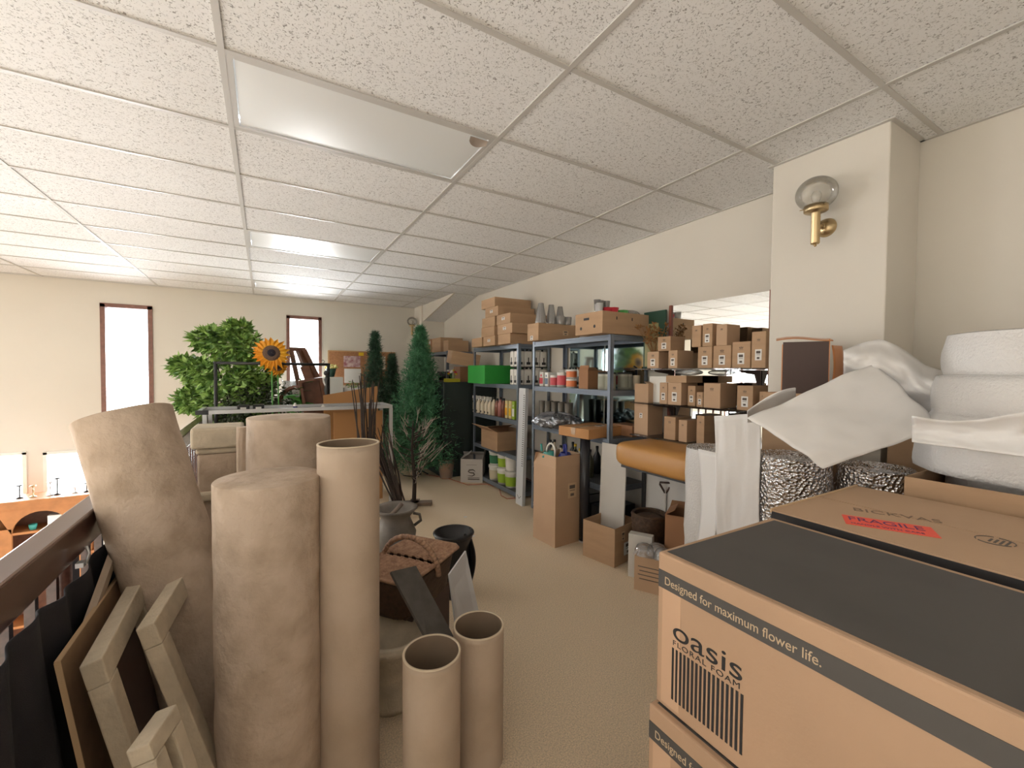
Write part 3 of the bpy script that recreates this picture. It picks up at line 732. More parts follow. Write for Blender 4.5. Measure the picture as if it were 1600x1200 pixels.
# shelf 1.35: tins, jars
def can(name, label, x, y, z, r, h, body, lidm=None, band=None, cat='can', group=None):
    mb = MB(); mb.lathe([(.001, 0), (r, 0), (r, h*.97), (r*.97, h)], n=28); o = mb.build(name, body, loc=(x, y, z)); tag(o, label, cat, group)
    if band: mb = MB(); mb.lathe([(r+.0008, h*.15), (r+.0008, h*.8)], n=28); mb.build('label_band', band, o)
    if lidm: mb = MB(); mb.lathe([(r*1.03, h*.93), (r*1.03, h*1.03), (r*.9, h*1.04), (.001, h*1.04)], n=28); mb.build('lid', lidm, o)
    return o
def bag_box(name, label, x, y, z, w, d, h, m, band, rz=0, cat='packet', group=None):
    mb = MB(); mb.box((0, 0, h/2), (d, w, h)); o = mb.build(name, m, loc=(x, y, z), rot=(0, 0, rz), bevel=.005); tag(o, label, cat, group)
    mb = MB(); mb.box((-d/2-.0006, 0, h*.38), (.001, w*.9, h*.42)); mb.lathe([(.001, 0), (w*.2, .0)], (-d/2-.001, 0, h*.75), R=Ry(RAD(-90))); mb.build('printed_panel', band, o); return o
z2 = 1.351
ps = [(846, 'red_packet', M_WHITEPL, M_PINK), (853, '', None, None)]
y_ = lambda px, x: on(0, x, px, 590).y
bag_box('flower_food_box', 'white packet with red print at the left end of the tin shelf', 2.66, y_(848, 2.62), z2, .07, .12, .155, M_WHITEPL, M_PINK)
bag_box('flower_food_box', 'white packet with grey print second from the left on the tin shelf', 2.66, y_(856, 2.62), z2, .06, .12, .15, M_WHITEPL, mat('slate_print', (.15, .2, .28), .6))
can('red_white_tub', 'white and red tub beside the grey printed packet', 2.64, y_(864, 2.62), z2, .045, .12, M_WHITEPL, band=M_PINK, cat='tub')
can('red_white_tub', 'taller white and red tub just left of the orange jars', 2.64, y_(876, 2.62), z2, .052, .15, M_WHITEPL, band=M_PINK, cat='tub')
for k in range(2): can('orange_jar', ['white jar with orange band, lower of two stacked', 'white jar with orange band, upper of two stacked'][k], 2.62, y_(893, 2.62), z2+k*.092, .052, .088, M_WHITEPL, band=mat('orange_print', (.75, .22, .08), .5), cat='jar')
carton('small open white-faced carton between the orange jars and shelf post', (2.70, y_(914, 2.6), z2), (.24, .13, .17), m=M_CARD3, op=.05, flaps=(-20, None, None, 50))
for k, (px, x) in enumerate(((943, 2.62), (962, 2.80), (971, 2.64), (982, 2.84))):
    can('dark_lidded_tin', ['pale tin with dark lid just left of the near shelf post', 'pale tin with dark lid just right of the near shelf post', 'wide pale tin with dark lid in the open end of the shelf', 'pale tin with dark lid at the rear of the shelf end'][k], x, 2.80 if k else 2.86, z2, .05, .15, mat('stone_label', (.42, .42, .36), .5), lidm=M_BLACK, band=mat('stone_print', (.30, .31, .25), .6))
o = can('pump_bottle', 'pale bottle with black pump at the wall end of the shelf', 2.93, 2.77, z2, .035, .13, M_CREAMPL, cat='bottle'); mb = MB(); mb.tube([(0, 0, .13), (0, 0, .20), (-.03, 0, .21)], .010); mb.build('pump', M_BLACKPL, o)
# shelf .93: stacked grey cups, silver bag, flat boxes
zc3 = .931
for k in range(9):
    cup('grey_vase', 'slim grey fluted vase in the packed row on the middle shelf', 2.64+(k % 2)*.07, 3.86-.058*k, zc3, .026, .034, .26, mat('grey_plastic', (.17, .155, .135), .45), 'vase', group='row of grey vases on the middle shelf', flute=.04)
mb = MB()
def silver(u, v):
    a = u*2*pi; q = Vector((cos(a), sin(a), 0)); ph = v*pi-pi/2
    r = (1+.25*noise.noise(Vector((cos(a)*2.5, sin(a)*2.5, v*4)))+.16*noise.noise(Vector((cos(a)*8, sin(a)*8, v*12))))
    zz = .075+.075*sin(ph)*r; return Vector((.20*q.x*cos(ph)*r-.05, .30*q.y*cos(ph)*r, zz+.012*noise.noise(Vector((cos(a)*16, sin(a)*16, v*20)))))
mb.grid(silver, 110, 30); tag(mb.build('silver_bag', mat('silver_plastic', (.34, .36, .40), .22, metal=.6, bump=.6, bscale=25), loc=(2.60, 3.45, zc3+.012)), 'crinkled silver plastic bag spilling over the middle shelf edge', 'bag')
c = carton('flat brown carton with torn corner sticking out of the middle shelf', (2.58, 2.98, zc3), (.46, .36, .085), RAD(8), m=M_CARDO, stick=[('+z', .06, -.06, .10, .05)])
carton('flat dark carton behind the torn one, reaching the wall', (2.90, 2.82, zc3), (.17, .25, .10), 0, m=M_CARD3, tape=False)
# shelf .51: misc bottles
for k in range(11):
    r_ = random.Random(k); x = 2.64+r_.random()*.2; y = 3.0+.085*k
    m_ = [M_CREAMPL, mat('olive_plastic', (.12, .12, .07), .4), M_BLACKPL, M_CREAMPL][k % 4]
    mb = MB(); h_ = .20+.06*r_.random(); mb.lathe([(.001, 0), (.036, 0), (.037, h_*.65), (.012, h_*.85), (.012, h_), (.001, h_)], n=20)
    o = tag(mb.build('bottle', m_, loc=(x, y, .511)), 'mixed garden bottle on the second shelf behind the watering cans', 'bottle', 'bottles behind the watering cans')
    mb = MB(); mb.lathe([(.014, h_-.012), (.014, h_+.012), (.001, h_+.013)], n=16); mb.build('cap', M_YELLOW if k in (3, 5) else M_BLACKPL, o)
for k in range(5):
    carton('dark storage crate on the bottom shelf behind the tall carton', (2.76, 2.86+.22*k, .082), (.36, .19, .22), m=M_BLACKPL, tape=False, name='storage_crate', cat='crate', group='dark crates on the bottom shelf')

# unit 2 contents: stack of flat kraft boxes on top
LB = [('long flat carton alone on the very top of the pile on the second shelving unit', 773, 752, 469, 484),
      ('long flat carton second from the top of the pile, set to the right', 778, 758, 483, 497),
      ('long flat carton third layer, left half of the pile', 773, 753, 498, 512),
      ('long flat carton third layer, right half of the pile', 797, 776, 493, 508),
      ('long flat carton fourth layer, left half of the pile', 772, 752, 512, 527),
      ('long flat carton fourth layer, right half of the pile', 800, 777, 508, 523),
      ('long flat carton bottom layer, leftmost of three', 753, 737, 527, 541),
      ('long flat carton bottom layer, middle of three', 773, 755, 527, 540),
      ('long flat carton bottom layer, rightmost of three', 797, 778, 522, 538)]
rows = {6: 0, 7: 0, 8: 0, 4: 1, 5: 1, 2: 2, 3: 2, 1: 3, 0: 4}
hh = .118
for i, (lb, pn, pf, yt, yb) in enumerate(LB):
    xf = 2.45; a = on(0, xf, pn, yb); f = on(0, xf, pf, yb)
    carton(lb, (xf+.265, (a.y+f.y)/2, 1.832+rows[i]*(hh+.001)), (.53, f.y-a.y, hh), m=M_CARD, stick=[('-x', 0, hh*.55, .07, .035)] if i % 2 else None, tape=False, group='long flat cartons piled on the second shelving unit')
# shelf 1.35: green box, cans, white jugs
a = on(0, 2.38, 757, 597); f = on(0, 2.38, 731, 597)
gb = carton('bright green box sticking out of the second shelving unit', (2.66, (a.y+f.y)/2, z2), (.56, f.y-a.y, .235), m=M_GREEN, tape=False, name='green_box')
bag_box('pink_print_tin', 'pale carton with pink print just right of the green box', 2.62, 4.38, z2, .09, .09, .15, M_WHITEPL, M_PINK)
def printed_jug(x, y, z, label, group):
    mb = MB(); mb.box((0, 0, .093), (.10, .075, .186)); o = mb.build('white_jug', M_WHITEPL, loc=(x, y, z), bevel=.012)
    mb = MB(); mb.lathe([(.001, 0), (.013, 0), (.013, .02), (.001, .021)], (0, 0, .186), 16); mb.build('cap', M_BLACKPL, o)
    for s in ('x', 'y'):
        mb = MB()
        if s == 'x': mb.box((-.0505, 0, .04), (.001, .045, .03)); mb.box((-.0505, 0, .08), (.001, .014, .06)); mb.build('printed_label', M_BLACK, o)
        else: mb.box((0, -.038, .04), (.055, .001, .03)); mb.box((0, -.038, .08), (.014, .001, .06)); mb.build('printed_label', M_BLACK, o)
    return tag(o, label, 'jug', group)
for tier in range(2):
    for k in range(7):
        printed_jug(2.60+.11*(k % 4), 4.29+.09*(k//4), z2+tier*.215, 'white jug with black print, %s tier at the second unit near end' % ('lower' if tier == 0 else 'upper'), 'white jugs, %s tier' % ('lower' if tier == 0 else 'upper'))
mb = MB(); mb.box((2.80, 4.335, z2+.2085), (.46, .20, .008)); tag(mb.build('divider_board', M_BLACKPL), 'thin dark board between the two tiers of white jugs', 'board')
for k in range(4): printed_jug(2.90, 3.50+.10*k, z2, 'white jug with black print behind the red and white packets', 'white jugs behind the packets')
# shelf .93: spray bottles etc
def spray(x, y, z, h=.24):
    mb = MB(); mb.lathe([(.001, 0), (.036, 0), (.038, .01), (.037, h*.55), (.016, h*.74), (.012, h*.80)], n=24); o = mb.build('spray_bottle', M_CREAMPL, loc=(x, y, z))
    mb = MB(); mb.box((-.012, 0, h*.90), (.06, .022, .04)); mb.box((-.030, 0, h*.80), (.008, .01, .05), Ry(RAD(20))); mb.lathe([(.015, h*.76), (.015, h*.86), (.001, h*.86)], n=16); mb.build('trigger_head', M_WHITEPL, o)
    mb = MB(); mb.box((-.0375, 0, h*.12), (.002, .03, .025)); mb.build('printed_mark', M_BLACK, o); return o
for k, px in enumerate((743, 748.5, 755, 761, 766)):
    tag(spray(2.60, on(0, 2.6, px, 625).y, .931), ['leftmost cream spray bottle in the row of five', 'cream spray bottle second from the left of five', 'cream spray bottle at the middle of the row of five', 'cream spray bottle second from the right of five', 'rightmost cream spray bottle beside the plain cream bottle'][k], 'spray bottle', 'spray bottles on the second unit')
for k, (px, m_, hh_) in enumerate(((771, M_CREAMPL, .23), (776, mat('brown_liquid', (.22, .08, .05), .3), .22), (781, mat('pink_liquid', (.45, .20, .18), .3), .24), (786, mat('brown_liquid', (.22, .08, .05), .3), .23))):
    mb = MB(); mb.lathe([(.001, 0), (.034, 0), (.034, hh_*.7), (.014, hh_*.88), (.014, hh_), (.001, hh_)], n=22)
    o = tag(mb.build('bottle', m_, loc=(2.61, on(0, 2.6, px, 625).y, .931)), ['cream bottle just right of the spray bottles', 'dark red-brown bottle, left of the pink one', 'pink bottle between two red-brown bottles', 'red-brown bottle just left of the yellow labelled cartons'][k], 'bottle')
    mb = MB(); mb.lathe([(.016, hh_-.02), (.016, hh_+.008), (.001, hh_+.009)], n=16); mb.build('cap', M_BLACKPL, o)
for k, (px, m_) in enumerate(((793, mat('pale_yellow', (.72, .62, .32), .5)), (799, mat('pale_yellow', (.72, .62, .32), .5)), (804, M_LIME))):
    bag_box('plant_food_carton', ['pale yellow carton on the bottle shelf, left one', 'pale yellow carton on the bottle shelf, right one', 'lime green carton against the near post on the bottle shelf'][k], 2.62, on(0, 2.6, px, 625).y, .931, .055, .08, .22, m_, [M_ORANGE, M_YELLOW, M_WHITEPL][k])
# shelf .51 open carton
a = on(0, 2.48, 771, 694); f = on(0, 2.48, 752, 690)
carton('open brown carton with raised flap on the second unit above the buckets', (2.70, (4.62+5.05)/2, .512), (.42, .45, .24), 0, m=M_CARD, op=.16, flaps=(62, None, None, -75))
# buckets
def bucket(x, y, z, band, label, r=.075, h=.165):
    mb = MB(); mb.lathe([(.001, 0), (r*.86, 0), (r, h)], n=28); o = tag(mb.build('bucket', M_WHITEPL, loc=(x, y, z)), label, 'bucket', 'buckets on the bottom shelf of the second unit')
    mb = MB(); mb.lathe([(r*.885, h*.12), (r*.975, h*.72)], n=28); o2 = mb.build('label_band', band, o); o2.scale = (1.015, 1.015, 1)
    mb = MB(); mb.lathe([(r*1.04, h*.86), (r*1.06, h*.9), (r*1.06, h*1.03), (r*.98, h*1.05), (.001, h*1.04)], n=28); mb.build('lid', M_WHITEPL, o)
    return o
M_CRL = mat('cream_label', (.62, .56, .42), .6)
for k, (y, bt, tp) in enumerate(((4.93, 0, 1), (4.70, 2, 2), (4.50, 2, 3))):
    nm = ['farthest', 'middle', 'nearest'][k]
    BL = [M_CRL, M_DGREEN, M_LIME, M_WHITE]; W_ = ['plain cream', 'dark green labelled', 'lime green labelled', 'white labelled']
    x = 2.64
    bucket(x, y, .081, BL[bt], '%s bucket, lower of the %s stack on the bottom shelf' % (W_[bt], nm), .088, .19)
    bucket(x, y, .081+.201, BL[tp], '%s bucket, upper of the %s stack on the bottom shelf' % (W_[tp], nm), .085, .18)
# unit 3 contents + boxes
carton('red-brown carton on top of the hidden shelving unit, left', (2.72, 7.30, 1.832), (.36, .30, .24), m=M_CARD3, tape=False, stick=[('-x', .05, .18, .06, .05)])
carton('brown carton on top of the hidden shelving unit, middle', (2.74, 6.92, 1.832), (.40, .42, .24), m=M_CARD, tape=False)
carton('smaller brown carton on top of the hidden shelving unit, right end', (2.76, 6.58, 1.832), (.36, .22, .18), m=M_CARD, tape=False)
for k in range(3):
    cup('dark_pot', 'dark flower pot on the hidden shelving unit behind the fir', 2.62, 6.55+.17*k, 1.351, .045, .07, .15, M_BLACKPL, 'pot', group='dark pots behind the fir tree')
# dark cabinet between, with tilted box and silk flowers
mb = MB(); mb.bb(2.16, 3.0, 5.60, 6.30, 0, 1.35); t = tag(mb.build('storage_cabinet', M_DARKGREEN, bevel=.01), 'dark green metal cabinet between the fir trees and the shelving', 'cabinet')
mb = MB(); mb.bb(2.20, 2.58, 5.592, 5.60, .06, 1.31); mb.build('door', M_DARKGREEN, t); mb = MB(); mb.bb(2.60, 2.96, 5.592, 5.60, .06, 1.31); mb.build('door', M_DARKGREEN, t)
c = carton('tilted brown carton perched on smaller things above the dark cabinet', (2.56, 5.86, 1.60), (.42, .40, .19), RAD(-12), m=M_CARD, tape=False); c.rotation_euler = (RAD(4), RAD(8), RAD(-12))
carton('small dark carton supporting the tilted one on the cabinet', (2.66, 5.95, 1.351), (.30, .26, .225), m=M_CARD3, tape=False)
carton('yellow printed seed tray carton on the dark cabinet', (2.34, 5.72, 1.351), (.20, .14, .05), m=mat('yellow_print', (.45, .40, .03), .5), tape=False)
t = thing('silk_flowers', 'small bunch of red and white silk flowers on the dark cabinet', 'flowers', (2.36, 5.74, 1.402))
for k in range(9):
    rr = random.Random(k); c0 = Vector((rr.uniform(-.08, .08), rr.uniform(-.05, .05), rr.uniform(.06, .13))); mb = MB(); mb.sphere(c0, .022, 6, (1, 1, .6)); mb.build('blossom', [M_RED, M_WHITEPL, M_YELLOW][k % 3], t)
    mb = MB(); mb.tube([(c0.x*.3, c0.y*.3, 0), c0], .002, 5); mb.build('stem', M_LEAFB, t)

# white ruled board leaning between the units
a = on(0, 2.50, 815, 777); tp = on(0, 2.56, 829, 613)
t = thing('white_panel_box', 'long white corrugated strip leaning upright between the two shelving units', 'panel', (2.48, 4.07, 0), RAD(0))
mb = MB(); mb.box((.02, 0, .66), (.04, .14, 1.32)); o_ = mb.build('panel', mat('white_board', (.62, .65, .68), .5), t); t.rotation_euler = (0, RAD(1.5), 0)
mb = MB()
for k in range(34): mb.box((-.0006, -.045, .45+k*.024), (.0012, .03, .008))
mb.box((-.0006, .02, .09), (.0012, .055, .005), Rx(RAD(40))); mb.box((-.0006, -.02, .09), (.0012, .055, .005), Rx(RAD(-40))); mb.build('printed_marks', M_BLACK, t)
# dark roll standing before unit 1
p = on(2, 0, 925, 862)
t = thing('dark_film_roll', 'dark grey glossy film roll standing upright before the near shelving unit', 'roll', (2.45, 2.90, 0))
mb = MB(); mb.lathe([(.001, 0), (.045, 0), (.045, .93), (.03, .93), (.03, .8)], n=32); mb.build('film', mat('dark_film', (.03, .033, .04), .18), t)
mb = MB(); mb.lathe([(.046, 0), (.046, .015)], n=32); mb.build('end_band', M_ALU, t)

# ---------------------------------------------------------------- floor cartons on the right
g = [on(2, 0, *q) for q in ((829, 840), (871, 855), (911, 843))]
rz = math.atan2(g[0].x-g[1].x, -(g[0].y-g[1].y))
ctr = (g[0]+g[2])/2
rz1 = math.atan2(g[2].y-g[1].y, g[2].x-g[1].x)
tc_ = carton('tall open brown carton holding watering cans before the near shelving', (ctr.x, ctr.y, 0), ((g[2]-g[1]).length, (g[0]-g[1]).length, .68), rz1, m=M_CARD2, op=.10, flaps=(-25, -5, 20, -10), name='tall_carton')
hx = (g[2]-g[1]).length/2; hy = (g[0]-g[1]).length/2
sticker(tc_, '-y', (.04, -hy, .47), .10, .13, M_CARDIN)
def watering_can(label, loc, rz, m, mh):
    t = thing('watering_can', label, 'watering can', loc, rz)
    mb = MB(); mb.lathe([(.001, 0), (.06, 0), (.075, .05), (.07, .12), (.045, .16), (.045, .165), (.040, .16), (.06, .1), (.001, .02)], n=28); mb.build('tank', m, t)
    mb = MB(); mb.tube([(.05, 0, .04), (.085, 0, .10), (.10, 0, .22)], [.018, .012, .010]); mb.build('spout', m, t)
    mb = MB(); mb.tube([(.03, 0, .15)]+[(.03-.055*(1-cos(a)), 0, .15+.09*sin(a)) for a in [pi*k/8 for k in range(1, 8)]]+[(-.07, 0, .08)], .009); mb.build('handle', mh, t)
zw = .625
mb = MB(); mb.box((0, 0, 0), (.26, .24, .01), Rz(rz1)); tag(mb.build('packing_board', M_CARD, loc=(ctr.x, ctr.y, zw-.007)), 'cardboard floor the watering cans stand on inside the tall carton', 'board')
watering_can('teal watering can with white handle in the tall carton', (ctr.x-.06, ctr.y+.05, zw), RAD(100), M_TEAL, M_WHITEPL)
watering_can('dark blue watering can in the front corner of the tall carton', (ctr.x+.04, ctr.y-.06, zw), RAD(60), M_BLUE, M_BLUE)
# mid open carton
g = [on(2, 0, *q) for q in ((914, 858), (950, 881), (988, 862))]
rz2 = math.atan2(g[2].y-g[1].y, g[2].x-g[1].x); ctr = (g[0]+g[2])/2
lx, ly = (g[2]-g[1]).length, max(.22, (g[0]-g[1]).length)
oc = carton('open cube carton with a torn label standing on the carpet', (ctr.x-.05, ctr.y-.08, 0), (lx, ly, .30), rz2, m=M_CARD, op=.001, flaps=(None,)*4, name='open_carton')
sticker(oc, '-y', (.02, -ly/2, .11), .13, .10, M_WHITE); sticker(oc, '-y', (-.06, -ly/2, .22), .045, .07, M_CARDIN)
# carton with clear plastic domes
g0 = on(2, 0, 1036, 938)
cc = (g0.x-.07, g0.y+.15, 0)
dc = carton('low torn-edged carton full of clear plastic domes near the foam cartons', (2.357, 2.025, 0), (.24, .20, .235), RAD(-60), m=M_CARD2, op=.001, flaps=(None,)*4, name='dome_carton')
mb = MB()
for k in range(4): mb.box((-.02, -.1005, .17-.028*k), (.15-.02*(k % 2), .001, .006))
mb.build('printed_lines', M_GREYINK, dc)
for k, (dx, dy, r_) in enumerate(((-.045, .05, .07), (.04, .01, .07), (.02, -.06, .065))):
    mb = MB(); mb.lathe([(r_*1.1, 0), (r_, .004), (r_*.97, r_*.5), (r_*.75, r_*.9), (r_*.35, r_*1.12), (.001, r_*1.18)], n=28)
    tag(mb.build('plastic_dome', M_PLASTIC, loc=(2.357+dx, 2.03+dy, .22)), 'clear plastic dome lid piled in the low torn carton', 'dome lid', 'clear dome lids in the low carton')
mb = MB(); mb.box((0, 0, 0), (.22, .18, .01), Rz(RAD(-60))); tag(mb.build('packing_board', M_CARD, loc=(2.357, 2.025, .213)), 'cardboard layer under the clear dome lids', 'board')
carton('narrow pale carton between the open cube carton and the dome carton', (2.385, 2.18, 0), (.17, .07, .32), RAD(-60), m=M_OFFWHITE, tape=False, name='pale_carton')
# weave helper
def weave(mb, loops, n=96, amp=.004, freq=24):
    """loops: list of functions a->Vector(x,y) outlines with z and outward normal approx radial"""
    vs = []; fs = []
    for j, (fx_, z) in enumerate(loops):
        for k in range(n):
            a = 2*pi*k/n; p_ = fx_(a); d_ = Vector((p_[0], p_[1])).normalized(); o = amp*cos(freq*a+(pi if (j//2) % 2 else 0))*(1 if j % 2 else .3)
            vs.append((p_[0]+d_.x*o, p_[1]+d_.y*o, z))
    for j in range(len(loops)-1):
        for k in range(n): k2 = (k+1) % n; fs.append((j*n+k, j*n+k2, (j+1)*n+k2, (j+1)*n+k))
    mb.add(vs, fs, True)
def superell(a, A, B, e=.5):
    c, s_ = cos(a), sin(a); return (A*math.copysign(abs(c)**e, c), B*math.copysign(abs(s_)**e, s_))
mb = MB(); weave(mb, [((lambda a, k=k: superell(a, .09+.0012*k, .09+.0012*k, .8)), .014*k) for k in range(30)], freq=22); 
wb = tag(mb.build('wicker_basket', M_WICKERD, loc=(2.58, 2.28, 0), solid=.006), 'dark wicker basket on the floor under the tan bench', 'basket')
mb = MB(); mb.tube([(.125*cos(a), .125*sin(a), .41) for a in [2*pi*k/40 for k in range(41)]], .011); mb.build('rim', M_WICKERD, wb)
mb = MB(); mb.sphere((0, 0, .38), .112, 8, (1, 1, .2)); mb.build('basket_filling', M_WICKERD, wb)
carton('red-brown carton between the wicker basket and the white foam roll', (2.59, 1.99, 0), (.20, .20, .50), RAD(-60), m=M_CARD3, tape=False, op=.07, flaps=(-60, None, None, 60))

# white boards leaning under the bench
def board(name, label, pts, th, m, cat='board'):
    A, B, C_, D = [Vector(q) for q in pts]; n_ = (B-A).cross(D-A).normalized()*th
    mb = MB(); mb.add([A, B, C_, D, A+n_, B+n_, C_+n_, D+n_], [(0, 1, 2, 3), (7, 6, 5, 4), (0, 4, 5, 1), (1, 5, 6, 2), (2, 6, 7, 3), (3, 7, 4, 0)])
    return tag(mb.build(name, m), label, cat)
board('white_board', 'tall off-white board leaning beside the steel shelving post', [(2.47, 2.74, 0), (2.52, 2.76, .90), (2.56, 2.51, .90), (2.51, 2.49, 0)], .012, M_OFFWHITE)
board('white_board', 'wide pale board standing underneath the tan bench', [(2.70, 2.44, 0), (2.72, 2.44, .74), (2.75, 1.72, .74), (2.73, 1.72, 0)], .012, mat('pale_board', (.55, .54, .52), .6))
# shovel with T-like handle
t = thing('shovel', 'shovel with dark triangular grip standing against the pale boards', 'shovel', (2.66, 2.24, 0)); 
mb = MB(); mb.tube([(.05, 0, .18), (.05, 0, .58)], .009); mb.build('shaft', M_OFFWHITE, t)
mb = MB(); mb.tube([(.05, 0, .56), (.02, .03, .63), (.02, .03, .645), (.08, -.03, .645), (.08, -.03, .63), (.05, 0, .56)], .008); mb.build('grip', M_DKBROWN, t)
mb = MB(); mb.grid(lambda u, v: Vector((.05+(u-.5)*.14*(1 if v > .3 else .5+v*1.6), .01*cos((u-.5)*3), .01+.2*v)), 8, 6); mb.build('blade', M_IRON, t, solid=.003)

# tan padded bench top
pa = on(0, 2.36, 967, 695); 
t = thing('padded_bench', 'tan vinyl padded bench standing between foam roll and shelving', 'bench', (2.62, 2.08, 0))
mb = MB()
def pad(u, v):
    a = 2*pi*u; e = .45; x, y = superell(a, .27, .41, .35); r_ = sin(pi*v)**.35 if 0 < v < 1 else .001
    cc_ = cos(pi*v); return Vector((x*r_, y*r_, .875-.10*math.copysign(abs(cc_)**.45, cc_)))
mb.grid(pad, 72, 16); mb.build('cushion', M_TANVINYL, t)
mb = MB(); mb.box((0.03, 0, .765), (.40, .76, .02)); mb.build('frame', M_IRON, t)
for sx, sy in ((.22, 1), (.22, -1)): mb = MB(); mb.box((sx, sy*.37, .377), (.025, .025, .754)); mb.build('leg', M_IRON, t)
for sy in (1, -1): mb = MB(); mb.box((.08, sy*.37, .377), (.025, .025, .754)); mb.build('leg', M_IRON, t)

# ---------------------------------------------------------------- wall mirror with glass shelves
mb = MB(); mb.bb(3.006, 3.016, 1.64, 2.46, .95, 2.075); tag(mb.build('wall_mirror', M_MIRROR), 'large wall mirror behind the glass shelves of kraft boxes', 'mirror')
for k, yy in enumerate((1.625, 2.46)):
    mb = MB(); mb.bb(2.992, 3.018, yy-.012, yy+.012, .95, 2.08)
    tag(mb.build('mirror_strip', mat('red_brown_trim', (.25, .07, .045), .5), bevel=.003), ['red-brown trim strip at the pillar side of the mirror', 'red-brown trim strip at the shelving side of the mirror'][k], 'trim strip')
for k, (y0, y1) in enumerate(((2.74, 3.26), (3.28, 3.84))):
    mb = MB(); mb.bb(3.006, 3.016, y0, y1, .95, 1.80); tag(mb.build('wall_mirror', mat('teal_mirror', (.50, .66, .68), .06, metal=1)), ['bluish mirror panel on the wall behind the near shelving unit, right half', 'bluish mirror panel on the wall behind the near shelving unit, left half'][k], 'mirror')
GS = [(1.54, 'top'), (1.258, 'middle'), (.985, 'lowest')]
for z, nm in GS:
    t = thing('glass_shelf', 'smoked glass wall shelf full of kraft boxes, %s of three' % nm, 'shelf', (2.995, 2.07, z))
    y1 = .58
    mb = MB(); mb.box((-.15, .06, -.006), (.30, .96, .010)); mb.build('glass_plate', M_SMOKE, t)
    for yy in (-.38, .34):
        mb = MB(); pr = [(0, -.012), (-.24, -.012), (-.24, -.022), (-.20, -.03), (-.06, -.045), (-.02, -.12), (0, -.12)]
        n_ = len(pr); mb.add([(x, yy-.006, z_) for x, z_ in pr]+[(x, yy+.006, z_) for x, z_ in pr], [tuple(range(n_)), tuple(range(n_, 2*n_))[::-1]]+[(i, (i+1) % n_, n_+(i+1) % n_, n_+i) for i in range(n_)])
        mb.build('bracket', M_DKBROWN, t)
KX = 2.72; SA = GS[0][0]; SB = GS[1][0]; SCz = GS[2][0]
def kb(lb, pn, pf, yt, zb, xf=KX, d=.19, lab=True, yb=None, m=None, **kw):
    r_ = shelfbox(lb, xf, d, pn, pf, yt, zb, 570 if zb > 1.4 else (635 if zb > 1.2 else 680), m=m or M_CARD, tape=kw.pop('tape', False), mark=kw.pop('mark', True), name='kraft_box', group='kraft boxes on the glass shelves', **kw)
    if lab:
        hy_ = max(v.co.y for v in r_.data.vertices); hz_ = max(v.co.z for v in r_.data.vertices)
        w_ = min(.045, hy_*.9); sticker(r_, '-x', (-d/2, 0, hz_*.36), w_, min(w_*1.7, hz_*.42))
    return r_
def topz(b): return b.location.z+max(v.co.z for v in b.data.vertices)+.0005
k1 = kb('low kraft box at the left end of the top glass shelf', 1029, 1011, 549, SA, m=M_CARD2)
k2 = kb('kraft box second from the left on the top glass shelf', 1058, 1044, 547, SA, m=M_CARD2)
k3 = kb('kraft box resting on the two leftmost ones of the top shelf', 1047, 1027, 525, topz(k1), d=.17)
k7 = kb('labelled kraft box under the two-box pile left of the mirror middle', 1112, 1090, 541, SA)
k8 = kb('unlabelled kraft box on the upper row, its left end', 1094, 1080, 508, topz(k7), lab=False, d=.15)
k9 = kb('labelled kraft box on the upper row, second from its left end', 1112, 1096.5, 505, topz(k7), d=.15)
k12 = kb('square labelled kraft box in the middle of the top glass shelf', 1142, 1114, 539, SA)
k10 = kb('unlabelled kraft box on the upper row, its right end', 1135, 1118, 506, topz(k12), lab=False, m=M_CARD2, d=.15)
k13 = kb('wide labelled kraft box second from the pillar on the top shelf', 1172, 1143.5, 533, SA)
k14 = kb('tall labelled kraft box at the pillar end of the top shelf', 1196, 1173.5, 517, SA)
b1_ = kb('labelled kraft box under the flat tray, left of the pair', 1042, 1030, 598, SB, m=M_CARD2)
b2_ = kb('labelled kraft box under the flat tray, right of the pair', 1064, 1043, 598, SB, m=M_CARD2)
b3_ = kb('flat kraft tray lying on two boxes of the middle shelf', 1073, 1041, 587, max(topz(b1_), topz(b2_)), lab=False, mark=False)
b4_ = kb('labelled kraft box just right of the flat tray on the middle shelf', 1086, 1074, 603, SB, xf=2.76, d=.17)
b5_ = kb('small round-edged kraft box in the middle of the middle shelf', 1098, 1088, 613, SB)
b6_ = kb('large plain kraft box standing forward on the middle shelf', 1125, 1099, 599, SB, lab=False, m=M_CARD2)
b7_ = kb('labelled kraft box toward the pillar on the middle shelf', 1176, 1151, 603, SB, xf=2.75)
b8_ = kb('small kraft box behind the foam edge at the pillar on the middle shelf', 1196, 1186, 612, SB, xf=2.76, d=.12)
b0_ = shelfbox('tall narrow open carton on the lowest shelf rising past the middle one', 2.74, .18, 1012, 991, 600, SCz, 660, m=M_CARD2, op=.05, flaps=(None, -70, None, None), name='kraft_box')
hy_ = max(v.co.y for v in b0_.data.vertices); sticker(b0_, '-x', (-.09, 0, .16), .03, .04)
c1_ = kb('squat kraft box in the middle of the lowest shelf', 1055, 1037, 652, SCz, lab=False)
c2_ = kb('narrow kraft box on the lowest shelf beside the foam roll', 1073, 1060, 657, SCz, lab=False, m=M_CARD2)
c3_ = kb('kraft box on the lowest shelf behind the foam roll', 1100, 1088, 650, SCz, lab=False)
mb = MB(); mb.sphere((0, 0, .015), .05, 8, (1.2, 2.4, .5)); tag(mb.build('plastic_wrap', M_PLASTIC, loc=(2.80, b3_.location.y-.05, topz(b3_)+.01)), 'heap of clear plastic wrap on the flat kraft tray', 'wrap')
mb = MB(); mb.bb(2.80, 2.98, 2.26, 2.50, SB, SB+.22); tag(mb.build('white_box', M_WHITEPL, bevel=.004), 'white box at the left end of the middle shelf behind the tall carton', 'box')
